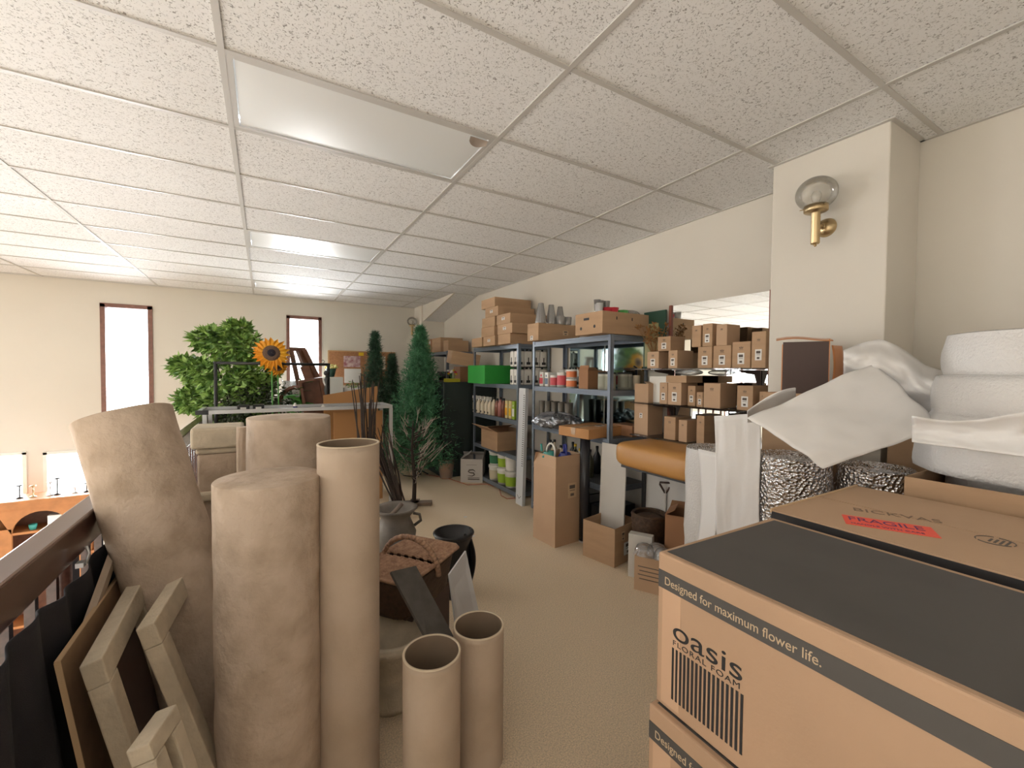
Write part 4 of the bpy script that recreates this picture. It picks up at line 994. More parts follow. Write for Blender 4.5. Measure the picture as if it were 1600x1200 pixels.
# green matted picture and dried flowers
t = thing('framed_picture', 'picture with wide dark green mat leaning beside the mirror strip', 'picture', (2.97, 2.60, SA))
mb = MB(); mb.box((0, 0, .25), (.012, .24, .51)); mb.build('mat_board', mat('green_mat', (.02, .075, .05), .6), t)
mb = MB(); mb.box((-.0065, .03, .21), (.002, .15, .38)); mb.build('print', mat('faded_print', (.36, .34, .16), .6, var=.3, vscale=5), t)
mb = MB(); mb.box((0, 0, -.006), (.05, .2, .010)); mb.build('ledge', M_DKBROWN, t)
t = thing('dried_flowers', 'bunch of brown dried flowers in front of the green matted picture', 'flowers', (2.86, 2.50, SA+.001))
mb = MB(); mb.lathe([(.001, 0), (.03, 0), (.035, .05), (.02, .09), (.024, .10)], n=20); mb.build('vase', M_CREAMPL, t)
for k in range(34):
    r_ = random.Random(k+50); d_ = Vector((r_.uniform(-.5, .3), r_.uniform(-.35, .5), 1)).normalized()*r_.uniform(.14, .30)
    mb = MB(); mb.tube([(0, 0, .09), Vector((0, 0, .09))+d_], .0015, 4, False); q = Vector((0, 0, .09))+d_
    for _ in range(6):
        e_ = Vector((r_.uniform(-1, 1), r_.uniform(-1, 1), r_.uniform(-1, 1)))*.018; s_ = e_.cross(Vector((.3, .5, .8))).normalized()*.008
        mb.add([q, q+e_+s_, q+e_*1.6, q+e_-s_], [(0, 1, 2, 3)])
    mb.build('dried_sprig', mat('dried_petal', (.34, .17, .06), .8, var=.4, vscale=30), t)

# ---------------------------------------------------------------- floor things near second unit
a = on(2, 0, 731, 755)
c = carton('white open carton with a swirl logo on the carpet by the buckets', (2.50, 5.33, 0), (.30, .30, .32), RAD(-33), m=mat('white_card', (.56, .53, .50), .7), tape=False, op=.13, flaps=(-60, None, 12, -60), name='white_carton')
pts = [(.055*cos(a_)*1.0, .03*sin(a_)) for a_ in [RAD(20)+RAD(20)*k for k in range(11)]]
mb = MB(); mb.tube([(.0+.05, -.152, .155), (.02, -.152, .175), (-.03, -.152, .17), (-.045, -.152, .15), (-.02, -.152, .135), (.03, -.152, .13), (.04, -.152, .11), (.01, -.152, .09), (-.05, -.152, .095)], [.003, .007, .009, .008, .007, .009, .009, .006, .002], 6); mb.build('printed_logo', M_GREYINK, c)
mb = MB(); mb.box((.03, -.1508, .045), (.16, .0012, .012)); mb.box((.03, -.1508, .065), (.16, .0012, .006)); mb.box((0, -.1508, .24), (.14, .0012, .003)); mb.build('printed_lines', M_GREYINK, c)
t = thing('wrapped_pot', 'copper pots wrapped in clear plastic beside the white logo carton', 'pot', (2.22, 5.62, 0))
mb = MB(); mb.lathe([(.001, 0), (.085, 0), (.11, .22), (.10, .22), (.001, .2)], n=24); mb.build('pot', M_COPPER, t)
mb = MB(); mb.lathe([(.09, .01), (.10, .06), (.118, .2), (.125, .25), (.17, .30), (.19, .29)], n=36, fn=lambda r, z, a: r*(1+.06*noise.noise(Vector((cos(a)*4, sin(a)*4, z*12))))); mb.build('plastic_wrap', M_PLASTIC, t)
mb = MB(); cp = [on(2, 0, *q) for q in ((665, 742), (700, 748), (730, 758), (760, 757), (780, 763), (783, 775), (792, 780), (806, 779), (812, 772))]
mb.tube([(q.x, q.y, .006) for q in cp], .005, 8); tag(mb.build('extension_cord', mat('orange_cord', (.50, .16, .08), .5)), 'orange extension cord snaking over the carpet by the white carton', 'cord')

# ---------------------------------------------------------------- plants
def needle_tree(name, label, base, h, R0, m, n=900, seed=1, z0=.18, pot=True, needle=.055, cat='artificial tree'):
    t = thing(name, label, cat, base); r = random.Random(seed)
    mb = MB(); mb.tube([(0, 0, 0), (0, 0, h*.95)], [.02, .006], 8); mb.build('trunk', M_BARK, t)
    mb = MB()
    for k in range(3): a = 2*pi*k/3; mb.tube([(0, 0, .08), (.12*cos(a), .12*sin(a), .012)], .008, 6)
    mb.build('stand', M_BLACKPL, t)
    mb = MB()
    def tuft(c, d, rad, cnt):
        for _ in range(cnt):
            e = Vector((r.gauss(0, 1), r.gauss(0, 1), r.gauss(0, 1))); e.normalize(); e = (e+d*.5)*needle*r.uniform(.6, 1.1)
            q = c+Vector((r.gauss(0, 1), r.gauss(0, 1), r.gauss(0, 1)))*rad*.55
            sd = e.cross(Vector((r.uniform(-1, 1), r.uniform(-1, 1), r.uniform(-1, 1))))
            if sd.length < 1e-6: continue
            sd = sd.normalized()*needle*.10; mb.add([q-sd, q+sd, q+e], [(0, 1, 2)])
    for k in range(n):
        u = (k+.5)/n; z = z0+(h-z0)*u**1.25
        Rm = R0*(1-u**1.25)**1.0
        a = k*2.399963+r.uniform(-.4, .4); d = Vector((cos(a), sin(a), r.uniform(.05, .5))).normalized()
        Lb = Rm*r.uniform(.70, 1.12)+.02; s_ = Vector((0, 0, z-.12*Rm))
        for i in range(5): tuft(s_+d*Lb*(.2+.2*i), d, .030+.012*i*min(1, Rm*4), 5+2*i)
    tuft(Vector((0, 0, h-.02)), Vector((0, 0, 1)), .015, 14); tuft(Vector((0, 0, h-.08)), Vector((0, 0, 1)), .025, 20)
    mb.build('needles', m, t); return t
p = on(2, 0, 652, 745)
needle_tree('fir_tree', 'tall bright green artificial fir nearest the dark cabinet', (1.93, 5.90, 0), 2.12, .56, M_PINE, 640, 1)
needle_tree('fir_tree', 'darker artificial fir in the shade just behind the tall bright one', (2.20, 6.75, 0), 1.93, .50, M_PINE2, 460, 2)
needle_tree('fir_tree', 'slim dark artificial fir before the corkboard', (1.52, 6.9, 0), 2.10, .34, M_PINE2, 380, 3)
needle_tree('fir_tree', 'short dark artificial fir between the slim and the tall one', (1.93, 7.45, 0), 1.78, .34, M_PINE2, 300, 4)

def leafy(name, label, base, blobs, m, n, seed, leaf=.055, cat='artificial tree', lw=.55, trunk=True):
    t = thing(name, label, cat, base); r = random.Random(seed)
    if trunk:
        mb = MB(); mb.tube([(0, 0, .1), (.02, .01, .8), (0, 0, 1.5)], [.02, .016, .008]); 
        for (c, rad) in blobs: mb.tube([(0, 0, .8), (c[0]*.5, c[1]*.5, .5*(c[2]+.9)), (c[0], c[1], c[2])], [.01, .007, .003], 5)
        mb.build('trunk', M_BARK, t)
        mb = MB(); mb.lathe([(.001, 0), (.11, 0), (.14, .24), (.13, .24), (.001, .2)], n=28); mb.build('pot', M_WICKERD, t)
    mb = MB()
    for k in range(n):
        c, rad = blobs[r.randrange(len(blobs))]
        d = Vector((r.gauss(0, 1), r.gauss(0, 1), r.gauss(0, 1))).normalized()*rad*r.uniform(.35, 1)**.6
        q = Vector(c)+Vector((d.x, d.y, d.z*.8))
        ax = (d.normalized()*.7+Vector((r.uniform(-1, 1), r.uniform(-1, 1), r.uniform(-.9, .3)))).normalized()*leaf*r.uniform(.7, 1.2)
        sd = ax.cross(Vector((r.uniform(-1, 1), r.uniform(-1, 1), 1))).normalized()*leaf*lw*.5; up = ax.cross(sd).normalized()*leaf*.08
        mb.add([q, q+ax*.45+sd+up, q+ax, q+ax*.45-sd+up, q+ax*.5], [(0, 1, 4), (1, 2, 4), (2, 3, 4), (3, 0, 4)])
    mb.build('leaves', m, t); return t
B0 = Vector((-.30, 6.15, 0))
def bl(px, py, rad, Z=5.2): q = at(px, py, Z)-B0; return ((q.x, q.y, q.z), rad)
leafy('ficus_tree', 'large bright green artificial ficus behind the black garment rack', B0, [bl(355, 540, .26), bl(325, 530, .17), bl(385, 545, .22), bl(310, 580, .20), bl(285, 570, .11), bl(350, 590, .30), bl(390, 600, .26), bl(300, 625, .17), bl(345, 630, .28), bl(392, 640, .22), bl(370, 515, .13), bl(405, 580, .2)], M_LEAF, 5600, 5, .10)
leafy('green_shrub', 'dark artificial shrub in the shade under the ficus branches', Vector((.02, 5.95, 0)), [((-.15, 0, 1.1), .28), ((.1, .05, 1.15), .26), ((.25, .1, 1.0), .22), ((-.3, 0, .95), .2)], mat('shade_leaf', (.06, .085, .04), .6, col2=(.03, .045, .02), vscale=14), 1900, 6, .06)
# sunflower
def sunflower(label, c, r, face, sc=1):
    t = thing('sunflower', label, 'flower', (c.x, c.y, 0)); R = align(face); z = c.z; r_ = random.Random(3)
    mb = MB(); mb.tube([(.02, .02, 0), (.01, .03, z*.6), (0, .012, z)], .008); mb.build('stem', M_LEAFB, t)
    mb = MB()
    for ring, (n_, rr, lift) in enumerate(((20, r, .0), (18, r*.85, .012))):
        for k in range(n_):
            a = 2*pi*(k+.5*ring)/n_+r_.uniform(-.06, .06); d = Vector((cos(a), sin(a), 0)); s_ = Vector((-sin(a), cos(a), 0)); rr2 = rr*r_.uniform(.9, 1.08)
            P = lambda x, w_, z_: Vector((0, 0, z))+R @ (d*x+s_*w_+Vector((0, 0, z_+lift)))
            w0 = r*.12
            mb.add([P(r*.35, -w0*.6, 0), P(r*.35, w0*.6, 0), P(r*.7, w0, .02*r/.1*.3), P(rr2, 0, -.02), P(r*.7, -w0, .006)], [(0, 1, 2, 3, 4)])
    mb.build('petals', M_ORANGE, t)
    mb = MB(); mb.lathe([(r*.45, 0), (r*.46, .012), (r*.3, .028), (r*.2, .024)], (0, 0, z), R=R); o_ = mb.build('seed_ring', mat('seed_brown', (.16, .10, .07), .9, bump=1, bscale=90), t)
    mb = MB(); mb.lathe([(r*.22, .022), (r*.18, .034), (.001, .036)], (0, 0, z), R=R); mb.build('seed_centre', mat('seed_dark', (.02, .018, .03), .9, bump=1, bscale=90), o_)
q = at(424, 552, 4.85); sunflower('large orange silk sunflower facing the room above the garment rack', q, .20, (CAM-q)+Vector((.3, 0, 1.2)))
q = at(434, 572, 5.0); sunflower('yellow silk sunflower half hidden below the large orange one', q, .13, (CAM-q)+Vector((2.5, 0, -1)))
t = thing('broad_leaf_plant', 'broad bright green leaves standing right of the sunflower', 'plant', (.38, 5.75, 0))
mb = MB(); r_ = random.Random(9)
for k in range(13):
    a = r_.uniform(0, 2*pi); d = Vector((cos(a), sin(a), r_.uniform(-.2, .8))).normalized(); zz = r_.uniform(.95, 1.40); L = r_.uniform(.14, .24); s_ = d.cross(Vector((0, 0, 1))).normalized()
    q = Vector((0, 0, zz)); 
    mb.add([q, q+d*L*.3+s_*L*.34, q+d*L*.75+s_*L*.3, q+d*L-Vector((0, 0, .03)), q+d*L*.75-s_*L*.3, q+d*L*.3-s_*L*.34, q+d*L*.5-Vector((0, 0, .02))], [(0, 1, 6), (1, 2, 6), (2, 3, 6), (3, 4, 6), (4, 5, 6), (5, 0, 6)])
mb.build('leaves', M_LEAFB, t); mb = MB(); mb.tube([(0, 0, 0), (0, 0, 1.4)], .008); mb.build('stem', M_LEAFB, t)

# bare twig tree
t = thing('twig_tree', 'bare twig tree with pale tips standing in the aisle', 'artificial tree', (1.44, 4.62, 0)); r = random.Random(21)
mb = MB(); mb.tube([(0, 0, .02), (.01, 0, .3), (-.02, .01, .62), (-.01, 0, .95)], [.024, .022, .016, .006], 9); mb.build('trunk', M_BARK, t)
mb = MB(); mb2 = MB()
for k in range(26):
    z = .22+.66*k/26; a = r.uniform(-2.6, 1.2) if k % 3 else r.uniform(0, 2*pi); d = Vector((cos(a), sin(a), r.uniform(.35, .95))).normalized(); L = r.uniform(.25, .52)*(1.15-z*.6)
    s = Vector((0, 0, z)); m1 = s+d*L*.5+Vector((0, 0, -.02)); e = s+d*L+Vector((0, 0, .05))
    mb.tube([s, m1], [.008, .005], 5); mb2.tube([m1, e], [.005, .0015], 5)
    for j in range(3):
        d2 = (d+Vector((r.uniform(-.7, .7), r.uniform(-.7, .7), r.uniform(-.1, .6)))).normalized(); st = s.lerp(e, r.uniform(.35, .8)); mb2.tube([st, st+d2*L*.4], [.0035, .001], 4)
mb.build('branches', M_BARK, t); mb2.build('twig_tips', M_TWIG, t)
mb = MB(); mb.box((.05, 0, .018), (.30, .10, .035), Rz(RAD(-25))); mb.box((0, 0, .018), (.10, .26, .035), Rz(RAD(-25))); mb.build('base', mat('grey_wood', (.22, .16, .12), .8), t)

# stick bundles
def bundle(label, foot, spread, L, n, seed, lean=(0, 0), m=None):
    t = thing('branch_bundle', label, 'branches', foot); r = random.Random(seed)
    for k in range(n):
        a = r.uniform(0, 2*pi); d = Vector((lean[0]+spread*cos(a)*r.random(), lean[1]+spread*sin(a)*r.random(), 1)).normalized(); l = L*r.uniform(.75, 1.05)
        s = Vector((r.uniform(-.03, .03), r.uniform(-.03, .03), .003)); pts = [s]
        for i in range(1, 7): pts.append(s+d*l*i/6+Vector((r.uniform(-1, 1), r.uniform(-1, 1), 0))*.012)
        mb = MB(); mb.tube(pts, [.011, .010, .009, .009, .008, .006, .004], 5); mb.build('stick', m or M_BARK, t)
q = at(572, 700, 4.35)
bundle('dark bunch of straight sticks rising in front of the orange cardboard sheets', (q.x, q.y, 0), .16, 1.42, 26, 4)
bundle('loose dark branches leaning left between tubes and bare twig tree', (1.22, 4.25, 0), .18, .95, 20, 8, (-.30, .12))

# ---------------------------------------------------------------- aluminium work frame across the mezzanine
t = thing('metal_frame_table', 'silver metal frame table set square to the railing', 'table', (0, 4.86, 0))
mb = MB(); mb.box((.36, 0, 1.10), (1.80, .035, .035)); mb.box((.36, .46, 1.10), (1.80, .035, .035)); mb.box((1.245, .23, 1.10), (.035, .425, .035)); mb.box((-.525, .23, 1.10), (.035, .425, .035)); mb.build('top_frame', M_ALU, t)
for x, y in ((1.245, 0), (1.245, .46), (-.48, 0), (-.48, .46)): mb = MB(); mb.box((x, y, .541), (.035, .035, 1.082)); mb.build('leg', M_ALU, t)
mb = MB(); mb.box((.36, .23, 1.085), (1.74, .42, .008)); mb.build('tray', M_BLACKPL, t)
mb = MB(); mb.box((-.50, -.003, 1.10), (.10, .042, .040)); mb.build('end_cap', M_BLACKPL, t)
for k, (x, h_, lb) in enumerate(((.28, .07, 'small white bottle on the metal table left of the columns'), (.55, .04, 'tiny white jar on the metal table beside the wood frames'))):
    mb = MB(); mb.lathe([(.001, 0), (.02, 0), (.02, h_*.7), (.010, h_*.85), (.010, h_), (.001, h_)], n=18); o = tag(mb.build('small_bottle', M_WHITEPL, loc=(x, 4.98, 1.09)), lb, 'bottle')
    if k == 0: mb = MB(); mb.lathe([(.0205, .015), (.0205, .035)], n=18); mb.build('label_band', M_BLUE, o)
for k, x in enumerate((-.18, -.05)):
    mb = MB(); mb.box((0, 0, .03), (.10, .16, .06)); o = tag(mb.build('label_box', M_BLACKPL, loc=(x, 5.05, 1.09), bevel=.006), ['small black box on the metal table, left one', 'small black box on the metal table, right one'][k], 'box')
    mb = MB(); mb.box((0, -.081, .03), (.05, .002, .02)); mb.build('paper_label', M_WHITE, o)
# cardboard sheets stored inside the frame
board('cardboard_sheet', 'orange-brown cardboard sheet standing upright inside the metal frame', [(.66, 5.00, 0), (.66, 5.00, 1.04), (1.20, 5.06, 1.04), (1.20, 5.06, 0)], .008, M_CARDO, 'cardboard sheet')
board('cardboard_sheet', 'wider cardboard sheet standing just behind the metal frame', [(.62, 5.42, 0), (.60, 5.42, 1.21), (1.24, 5.50, 1.31), (1.28, 5.50, 0)], .008, M_CARDO, 'cardboard sheet')
# black garment rack
t = thing('garment_rack', 'black metal garment rack behind the silver frame table', 'rack', (0, 5.62, 0))
for x in (-.455, .68): mb = MB(); mb.tube([(x, 0, .02), (x, 0, 1.59)], .017); mb.build('post', M_IRON, t); mb = MB(); mb.box((x, 0, .015), (.03, .40, .03)); mb.build('foot', M_IRON, t)
mb = MB(); mb.tube([(-.47, 0, 1.575), (.70, 0, 1.575)], .016); mb.build('top_bar', M_IRON, t)
for x in (-.42, -.02, .3, .62): mb = MB(); mb.tube([(x, 0, 1.585), (x+.02, 0, 1.61), (x+.0, 0, 1.63), (x-.02, 0, 1.615)], .004, 6); mb.build('hook', M_IRON, t)
mb = MB(); mb.sphere((0, 0, .0), .035, 8); mb.lathe([(.012, -.03), (.03, -.08), (.015, -.14), (.035, -.20), (.01, -.30), (.02, -.34), (.001, -.36)], n=14); tag(mb.build('iron_finial', M_IRON, loc=(.655, 5.56, 1.47)), 'dark iron ornament hanging at the right post of the garment rack', 'ornament')
mb = MB(); mb.tube([(-.01, 0, .03), (.0, .02, .07), (.02, .05, .105)], .003, 5)
# leaning wooden frames, easel
t = thing('wooden_easel', 'brown wooden easel leaning before the bright narrow window', 'easel', (.52, 6.3, 0)); 
mb = MB(); mb.tube([(.50, 0, 0), (-.10, .25, 1.80)], .055, 4); mb.build('leg', M_BROWNWOOD, t)
mb = MB(); mb.tube([(.12, -.1, 0), (-.20, .22, 1.78)], .04, 4); mb.build('leg', M_BROWNWOOD, t)
mb = MB(); mb.tube([(.72, -.05, 0), (-.05, .22, 1.78)], .045, 4); mb.build('leg', M_BROWNWOOD, t)
mb = MB(); mb.box((-.12, .24, 1.79), (.20, .05, .05)); mb.box((.07, .05, 1.0), (.30, .04, .05)); mb.build('cross_bar', M_BROWNWOOD, t)
t = thing('arched_frame', 'arched brown wooden frame with white inside behind the dark box frame', 'frame', (.16, 5.98, 0)); t.rotation_euler = (0, RAD(9), 0)
mb = MB()
def arch(a0, w_, z0, r0, y, d):
    pass
pts = [(-.16, 0, .55)]+[(-.16, 0, 1.1)]+[(-.16*cos(a_), 0, 1.1+.2*sin(a_)) for a_ in [pi*k/12 for k in range(1, 12)]]+[(.16, 0, 1.1), (.16, 0, .55)]
mb.tube(pts, .028, 4); mb.build('arch', M_BROWNWOOD, t)
mb = MB(); mb.prism([(x, z) for x, _, z in pts], -.004, .004, R=Rx(RAD(90))); mb.build('panel', M_WHITEPL, t)
mb = MB(); mb.box((0, .1, .27), (.3, .25, .54)); mb.build('cabinet_base', M_BROWNWOOD, t)
t = thing('box_frame', 'deep dark brown wooden box frame tilted in front of the arch', 'frame', (.60, 5.72, 0)); t.rotation_euler = (0, RAD(-9), 0)
for c_, d_ in (((-.01, 0, .70), (.03, .12, 1.4)), ((.22, 0, .70), (.03, .12, 1.4)), ((.105, 0, 1.385), (.20, .12, .03)), ((.105, 0, .2), (.20, .12, .03))): mb = MB(); mb.box(c_, d_); mb.build('bar', M_BROWNWOOD, t)
mb = MB(); mb.box((.105, .05, .79), (.20, .01, 1.16)); mb.build('back_panel', M_BROWNWOOD, t)
mb = MB(); mb.box((.42, 0, .75), (.10, .03, 1.5)); o_ = mb.build('plank', M_BROWNWOOD, loc=(.50, 5.9, 0), rot=(0, RAD(-18), 0)); tag(o_, 'long brown plank slanting down right of the easel', 'plank')
# lattice basket-like ironwork below
# far wall: corkboard with papers and desk
t = thing('corkboard', 'corkboard on the far wall with photograph and notes pinned', 'noticeboard', (1.58, 8.185, 1.55))
mb = MB(); mb.box((0, 0, 0), (1.16, .02, .60)); mb.build('cork', M_CORK, t)
mb = MB()
for c_, d_ in (((-.585, 0, 0), (.02, .03, .62)), ((.585, 0, 0), (.02, .03, .62)), ((0, 0, .305), (1.18, .03, .02)), ((0, 0, -.305), (1.18, .03, .02))): mb.box(c_, d_)
mb.build('frame', mat('light_wood', (.50, .30, .15), .6), t)
mb = MB(); mb.box((-.19, -.013, .12), (.29, .004, .20)); mb.build('photograph', mat('pink_photo', (.35, .12, .15), .5, col2=(.75, .62, .60), vscale=18), t)
mb = MB(); mb.box((-.18, -.013, -.14), (.29, .004, .26)); mb.build('calendar_page', M_WHITE, t)
mb = MB(); mb.box((-.03, -.013, .26), (.09, .004, .06)); mb.build('sticky_note', M_YELLOW, t)
mb = MB(); mb.box((.36, -.013, .1), (.10, .004, .26)); mb.build('note', M_CREAMPL, t)
t = thing('white_desk', 'white desk along the far wall below the corkboard', 'desk', (1.35, 7.85, 0))
mb = MB(); mb.box((0, 0, 1.09), (1.5, .55, .03)); mb.build('desk_top', M_WHITEPL, t)
for x in (-.72, .72): mb = MB(); mb.box((x, 0, .537), (.03, .5, 1.074)); mb.build('side_panel', M_WHITEPL, t)
o = cup('green_planter', 'dark green pot of yellow flowers on a white box left of the corkboard', .98, 7.75, 1.395, .05, .085, .14, mat('pot_green', (.02, .07, .05), .5), 'planter')
mb = MB(); r_ = random.Random(4)
for k in range(26): mb.sphere((r_.uniform(-.09, .09), r_.uniform(-.08, .08), .14+r_.uniform(0, .06)), .02, 4)
mb.build('blossoms', mat('cream_yellow', (.75, .66, .25), .6), o)
carton('white box on the desk carrying the green planter', (.98, 7.78, 1.106), (.36, .24, .286), m=M_WHITEPL, tape=False, name='white_box')
carton('white box on the desk under the calendar page', (1.35, 7.80, 1.106), (.34, .20, .10), m=M_WHITE, tape=False, name='white_box')
leafy('potted_sprig', 'small leafy sprig standing on the desk box under the corkboard', Vector((1.32, 7.78, 1.207)), [((0, 0, .05), .09)], M_LEAF, 60, 7, .05, 'plant', trunk=False)
o = cup('wine_bottle', 'small dark bottle on the desk left of the leafy sprig', 1.10, 7.7, 1.106, .02, .02, .09, M_BLACKPL, 'bottle')
t = thing('wire_basket', 'clear wire handled basket on the ledge by the narrow window', 'basket', (.36, 7.3, 1.12))
mb = MB(); mb.lathe([(.09, 0), (.13, .22), (.125, .22), (.085, .0)], n=24); mb.build('bowl', M_PLASTIC, t); mb = MB(); mb.tube([(.13*cos(a_), 0, .22+.42*sin(a_)) for a_ in [pi*k/14 for k in range(15)]], .006, 6); mb.build('handle', M_WHITEPL, t)
mb = MB(); mb.bb(.1, .72, 7.1, 7.5, 0, 1.118); tag(mb.build('white_plinth', M_WHITEPL, bevel=.01), 'white plinth under the wire handled basket', 'plinth')

# ---------------------------------------------------------------- floor things by the tubes
# picnic basket
q = at(640, 872, 2.20); zb_ = q.z-.20
t = thing('picnic_basket', 'brown wicker picnic basket with twin lids and hoop handle', 'basket', (q.x, q.y, zb_), RAD(37))
mb = MB(); weave(mb, [((lambda a, k=k: superell(a, .20+.0018*k, .13+.0015*k, .45)), .0095*k) for k in range(20)], n=160, freq=40, amp=.003); mb.build('body', M_WICKERD, t, solid=.005)
mb = MB(); mb.box((0, 0, .006), (.38, .24, .01)); mb.build('bottom', M_WICKERD, t)
for s in (-1, 1):
    mb = MB()
    def lid(u, v, s=s):
        x = s*(.015+.225*u); y = -.165+.33*v; e = 1-max(0, (u-.8)/.2)**2*.12
        return Vector((x, y*e, .198+.012*s*0+.0055*cos(u*26*pi)*math.copysign(1, sin(v*14*pi+.01))+.006*sin(pi*v)))
    mb.grid(lid, 104, 56); o_ = mb.build('lid', M_WICKER, t, solid=.005)
    mb = MB(); mb.tube([(s*.015, -.168, .20), (s*.22, -.16, .20), (s*.245, -.13, .20), (s*.245, .13, .20), (s*.22, .16, .20), (s*.015, .168, .20)], .009); mb.build('lid_rim', M_WICKER, o_)
mb = MB()
for k in range(28):
    a0, a1 = pi*k/28, pi*(k+1)/28
    P = lambda a_: (0, .175*cos(a_), .14+.17*sin(a_))
    mb.tube([P(a0), P(a1)], .0135+.0012*(k % 2), 8)
mb.build('handle', M_WICKER, t)
carton('dark crate on the floor carrying the picnic basket', (q.x+.02, q.y+.03, 0), (.34, .26, zb_-.001), RAD(37), m=M_DKBROWN, tape=False, name='crate', cat='crate')
# cream bowls and planter below
q = at(612, 1000, 1.92)
t = thing('plaster_planter', 'round cream plaster planter bowl on the floor behind the low tubes', 'planter', (q.x, q.y, 0))
mb = MB(); mb.lathe([(.001, 0), (.09, 0), (.10, .03), (.07, .08), (.13, .22), (.17, .30), (.19, .32), (.19, .35), (.165, .35), (.14, .30), (.001, .22)], n=44, fn=lambda r, z, a: r*(1+.015*noise.noise(Vector((cos(a)*3, sin(a)*3, z*10))))); mb.build('bowl', M_CREAM, t)
# grey urn
q = at(618, 792, 3.35)
t = thing('grey_urn', 'grey two-handled urn with flared rim behind the picnic basket', 'urn', (q.x, q.y, 0)); z = q.z/.45
mb = MB(); mb.lathe([(.001, 0), (.09, 0), (.10, .02), (.15, .16), (.16, .24), (.125, .33), (.11, .37), (.15, .42), (.165, .435), (.165, .45), (.13, .44), (.10, .38), (.001, .30)], n=44, R=Matrix.Diagonal((1, 1, z))); mb.build('body', M_GREYCER, t)
for s in (-1, 1): mb = MB(); mb.tube([(s*.14, 0, .40*z), (s*.19, 0, .39*z), (s*.20, 0, .34*z), (s*.15, 0, .30*z)], .012); o_ = mb.build('handle', M_GREYCER, t); o_.rotation_euler = (0, 0, RAD(-30))
mb = MB(); mb.tube([(-.05, 0, .37*z), (.06, .03, .46*z)], .018); mb.build('driftwood', mat('driftwood', (.25, .2, .17), .9), t)
q = at(606, 850, 2.9); mb = MB(); mb.sphere((0, 0, .1), .12, 12, (1, .8, .85)); tag(mb.build('plastic_bag', M_PLASTIC, loc=(q.x, q.y, 0)), 'clear plastic bag on the floor between urn and picnic basket', 'bag')
# black pot
q = at(709, 832, 2.85)
t = thing('black_pot', 'black plastic flower urn just behind the picnic basket', 'pot', (q.x, q.y, 0)); z = q.z
mb = MB(); mb.lathe([(.001, 0), (.08, 0), (.085, .02), (.10, z*.5), (.105, z*.8), (.125, z*.93), (.13, z), (.118, z), (.10, z*.85), (.001, z*.6)], n=40); mb.build('body', M_BLACKPL, t)
mb = MB(); mb.tube([(.128*cos(a_), .128*sin(a_), z) for a_ in [2*pi*k/36 for k in range(37)]], .010); mb.build('rim', M_BLACKPL, t)
mb = MB(); mb.grid(lambda u, v: Vector((.085+.03*sin(pi*v)+.012*sin(u*14), -.09+.12*u, z*.92-.30*v)), 12, 12); mb.build('draped_liner', M_BLACKPL, t, solid=.004)
# white board and dark slat
board('white_board', 'small white board propped behind the farther low tube', [Vector((*at(726, 985, 1.97).xy, .02)), at(702, 898, 1.98), at(728, 861, 2.15), Vector((*at(768, 985, 2.10).xy, .02))], .010, mat('white_melamine', (.55, .55, .56), .5))
q0 = at(700, 1010, 1.72); 
board('weathered_plank', 'dark grey weathered plank leaning on the picnic basket', [at(668, 1000, 1.66), at(611, 893, 1.84), at(650, 884, 1.92), at(712, 1000, 1.74)], .012, mat('weathered_wood', (.085, .075, .065), .7, var=.3, vscale=20))

# ---------------------------------------------------------------- lower floor: pine hutch with china
t = thing('pine_hutch', 'orange pine display hutch with arched bay on the floor below', 'hutch', (-2.45, 7.60, LOW)); Ht = -.145-LOW
mb = MB(); mb.box((0, .36, Ht/2), (2.7, .02, Ht-.02)); mb.build('back_panel', M_BROWNWOOD, t)
for x in (-1.33, -.42, .42, 1.33): mb = MB(); mb.box((x, .18, Ht/2), (.06, .36, Ht-.04)); mb.build('upright', M_PINEWOOD, t)
mb = MB(); mb.box((0, .17, Ht-.02), (2.8, .42, .04)); mb.box((0, -.01, Ht-.07), (2.72, .03, .06)); mb.build('cornice', M_PINEWOOD, t)
for z in (Ht-.42, Ht-.78, Ht-1.15, Ht-1.6):
    for x in (-.875, 0, .875): mb = MB(); mb.box((x, .18, z), (.85, .34, .03)); mb.build('shelf', M_PINEWOOD, t)
mb = MB(); n_ = 16; outer = []
for k in range(n_+1): a_ = pi*k/n_; outer.append((-.26*cos(a_), Ht-.42+.0+.26*sin(a_)))
vs = []; fs = []
for k, (x, z) in enumerate(outer): vs += [(x, 0, z), (-.42+.84*k/n_, 0, Ht-.06), (x, .03, z), (-.42+.84*k/n_, .03, Ht-.06)]
for k in range(n_): i0 = 4*k; i1 = 4*(k+1); fs += [(i0, i1, i1+1, i0+1), (i0, i0+2, i1+2, i1)]
mb.add(vs, fs); mb.box((-.34, .015, Ht-.85), (.16, .03, 1.0)); mb.box((.34, .015, Ht-.85), (.16, .03, 1.0)); mb.build('arched_front', M_PINEWOOD, t)
hz = lambda k: LOW+Ht-(.42, .78, 1.15)[k]+.0155
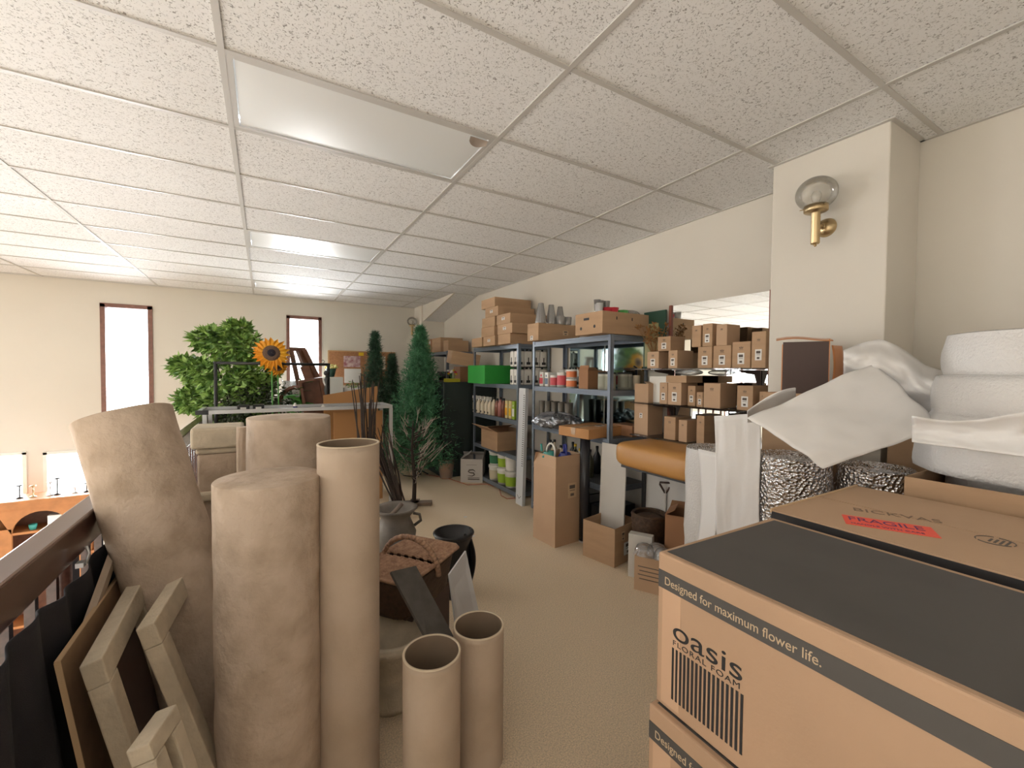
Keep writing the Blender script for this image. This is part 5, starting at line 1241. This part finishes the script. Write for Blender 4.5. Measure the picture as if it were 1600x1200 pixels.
for (x, k, kind, lb) in ((-2.28, 0, 'box', 'pale tea set carton inside the arch of the pine hutch'), (-2.55, 0, 'cup', 'small turquoise cup on the left under the hutch arch'), (-1.62, 0, 'plate', 'oval white platter standing in the right bay of the hutch'), (-1.78, 0, 'jar', 'grey glass jar left of the oval platter in the hutch'), (-1.68, 0, 'jar', 'second grey glass jar beside the oval platter in the hutch'),
                         (-2.25, 1, 'vase', 'dark blue round vase in the middle bay of the hutch'), (-2.4, 2, 'box', 'long white box on the low shelf of the hutch'), (-3.0, 2, 'box', 'square white box in the left bay of the hutch'), (-3.05, 0, 'box', 'small white stacked boxes at top of the left bay'), (-3.0, 1, 'plate', 'patterned plate standing in the left bay of the hutch'), (-1.8, 1, 'box', 'flat white box in the right bay of the hutch')):
    if kind == 'box': carton(lb, (x, 7.72, hz(k)), (.26, .14, .16 if k != 2 else .12), m=M_WHITEPL, tape=False, name='china_box')
    elif kind == 'plate': mb = MB(); mb.lathe([(.001, .012), (.10, .006), (.14, .0), (.14, .006), (.001, .018)], n=32, R=Rx(RAD(80)) @ Matrix.Diagonal((1, .8, 1))); tag(mb.build('platter', M_WHITEPL, loc=(x, 7.75, hz(k)+.112)), lb, 'platter')
    elif kind == 'vase': mb = MB(); mb.sphere((0, 0, .09), .09); tag(mb.build('vase', M_BLUE, loc=(x, 7.72, hz(k))), lb, 'vase')
    elif kind == 'cup': cup('cup', lb, x, 7.68, hz(k), .03, .04, .07, M_TEAL, 'cup')
    else: cup('jar', lb, x, 7.72, hz(k), .045, .045, .16, mat('grey_glass', (.2, .22, .2), .2), 'jar')
# candle holders along the hutch top
for k, (px, py) in enumerate(((31, 760), (52, 765), (90, 755), (79, 760), (157, 745), (118, 764), (136, 756))):
    q = on(1, 7.72, px, 785); zt = LOW+Ht
    mb = MB(); h_ = [.17, .15, .22, .18, .22, .08, .12][k]
    mb.lathe([(.001, 0), (.035, 0), (.03, .01), (.006, .02), (.006, h_*.6), (.010, h_*.62), (.006, h_*.7), (.006, h_-.02), (.03, h_-.01), (.03, h_), (.001, h_)], n=16)
    tag(mb.build('candle_holder', [M_IRON, M_BRASS, M_IRON, M_ALU, M_IRON, M_ALU, M_IRON][k], loc=(q.x, 7.72, zt)), ['dark candle holder at the right edge of the leftmost lower window', 'brass candle holder before the wall strip between two lower windows', 'tall dark candle holder at the left edge of the second lower window', 'silver candle holder second from left before the second lower window', 'tall dark candle holder nearest the railing on the hutch top', 'low silver candle holder in the middle of the second lower window', 'low dark candle holder toward the railing on the hutch top'][k], 'candle holder', 'candle holders on the pine hutch')
# ceiling fan rods deep in the hall (seen in the mirror)
for k, (x, y) in enumerate(((-2.4, 3.2), (-5.0, 5.2))):
    t = thing('ceiling_fan', ['ceiling fan hanging over the hall, shown in the mirror, larger', 'ceiling fan hanging over the hall, shown in the mirror, smaller'][k], 'ceiling fan', (x, y, H-.008))
    mb = MB(); mb.lathe([(.08, 0), (.075, -.02), (.02, -.12), (.001, -.125)], n=24); mb.build('canopy', M_OFFWHITE, t)
    mb = MB(); mb.tube([(0, 0, -.1), (0, 0, -1.0)], .012); mb.build('rod', M_OFFWHITE, t)
    mb = MB(); mb.lathe([(.001, -1.0), (.09, -1.02), (.1, -1.1), (.06, -1.16), (.001, -1.17)], n=24); mb.build('motor', M_OFFWHITE, t)
    for j in range(4): mb = MB(); mb.box((.35, 0, -1.09), (.5, .12, .008)); o_ = mb.build('blade', M_OFFWHITE, t); o_.rotation_euler = (0, 0, j*pi/2)
# paper scraps on the carpet
for k, (px, py, lb) in enumerate(((727, 808, 'tiny white paper scrap on the open carpet ahead'), (739, 838, 'smaller pale paper scrap on the carpet near the black urn'))):
    q = on(2, 0, px, py); mb = MB(); mb.prism([(-.02, -.008), (.015, -.012), (.022, .006), (-.012, .012)], 0, .003)
    tag(mb.build('paper_scrap', M_WHITE, loc=(q.x, q.y, .0005)), lb, 'paper')
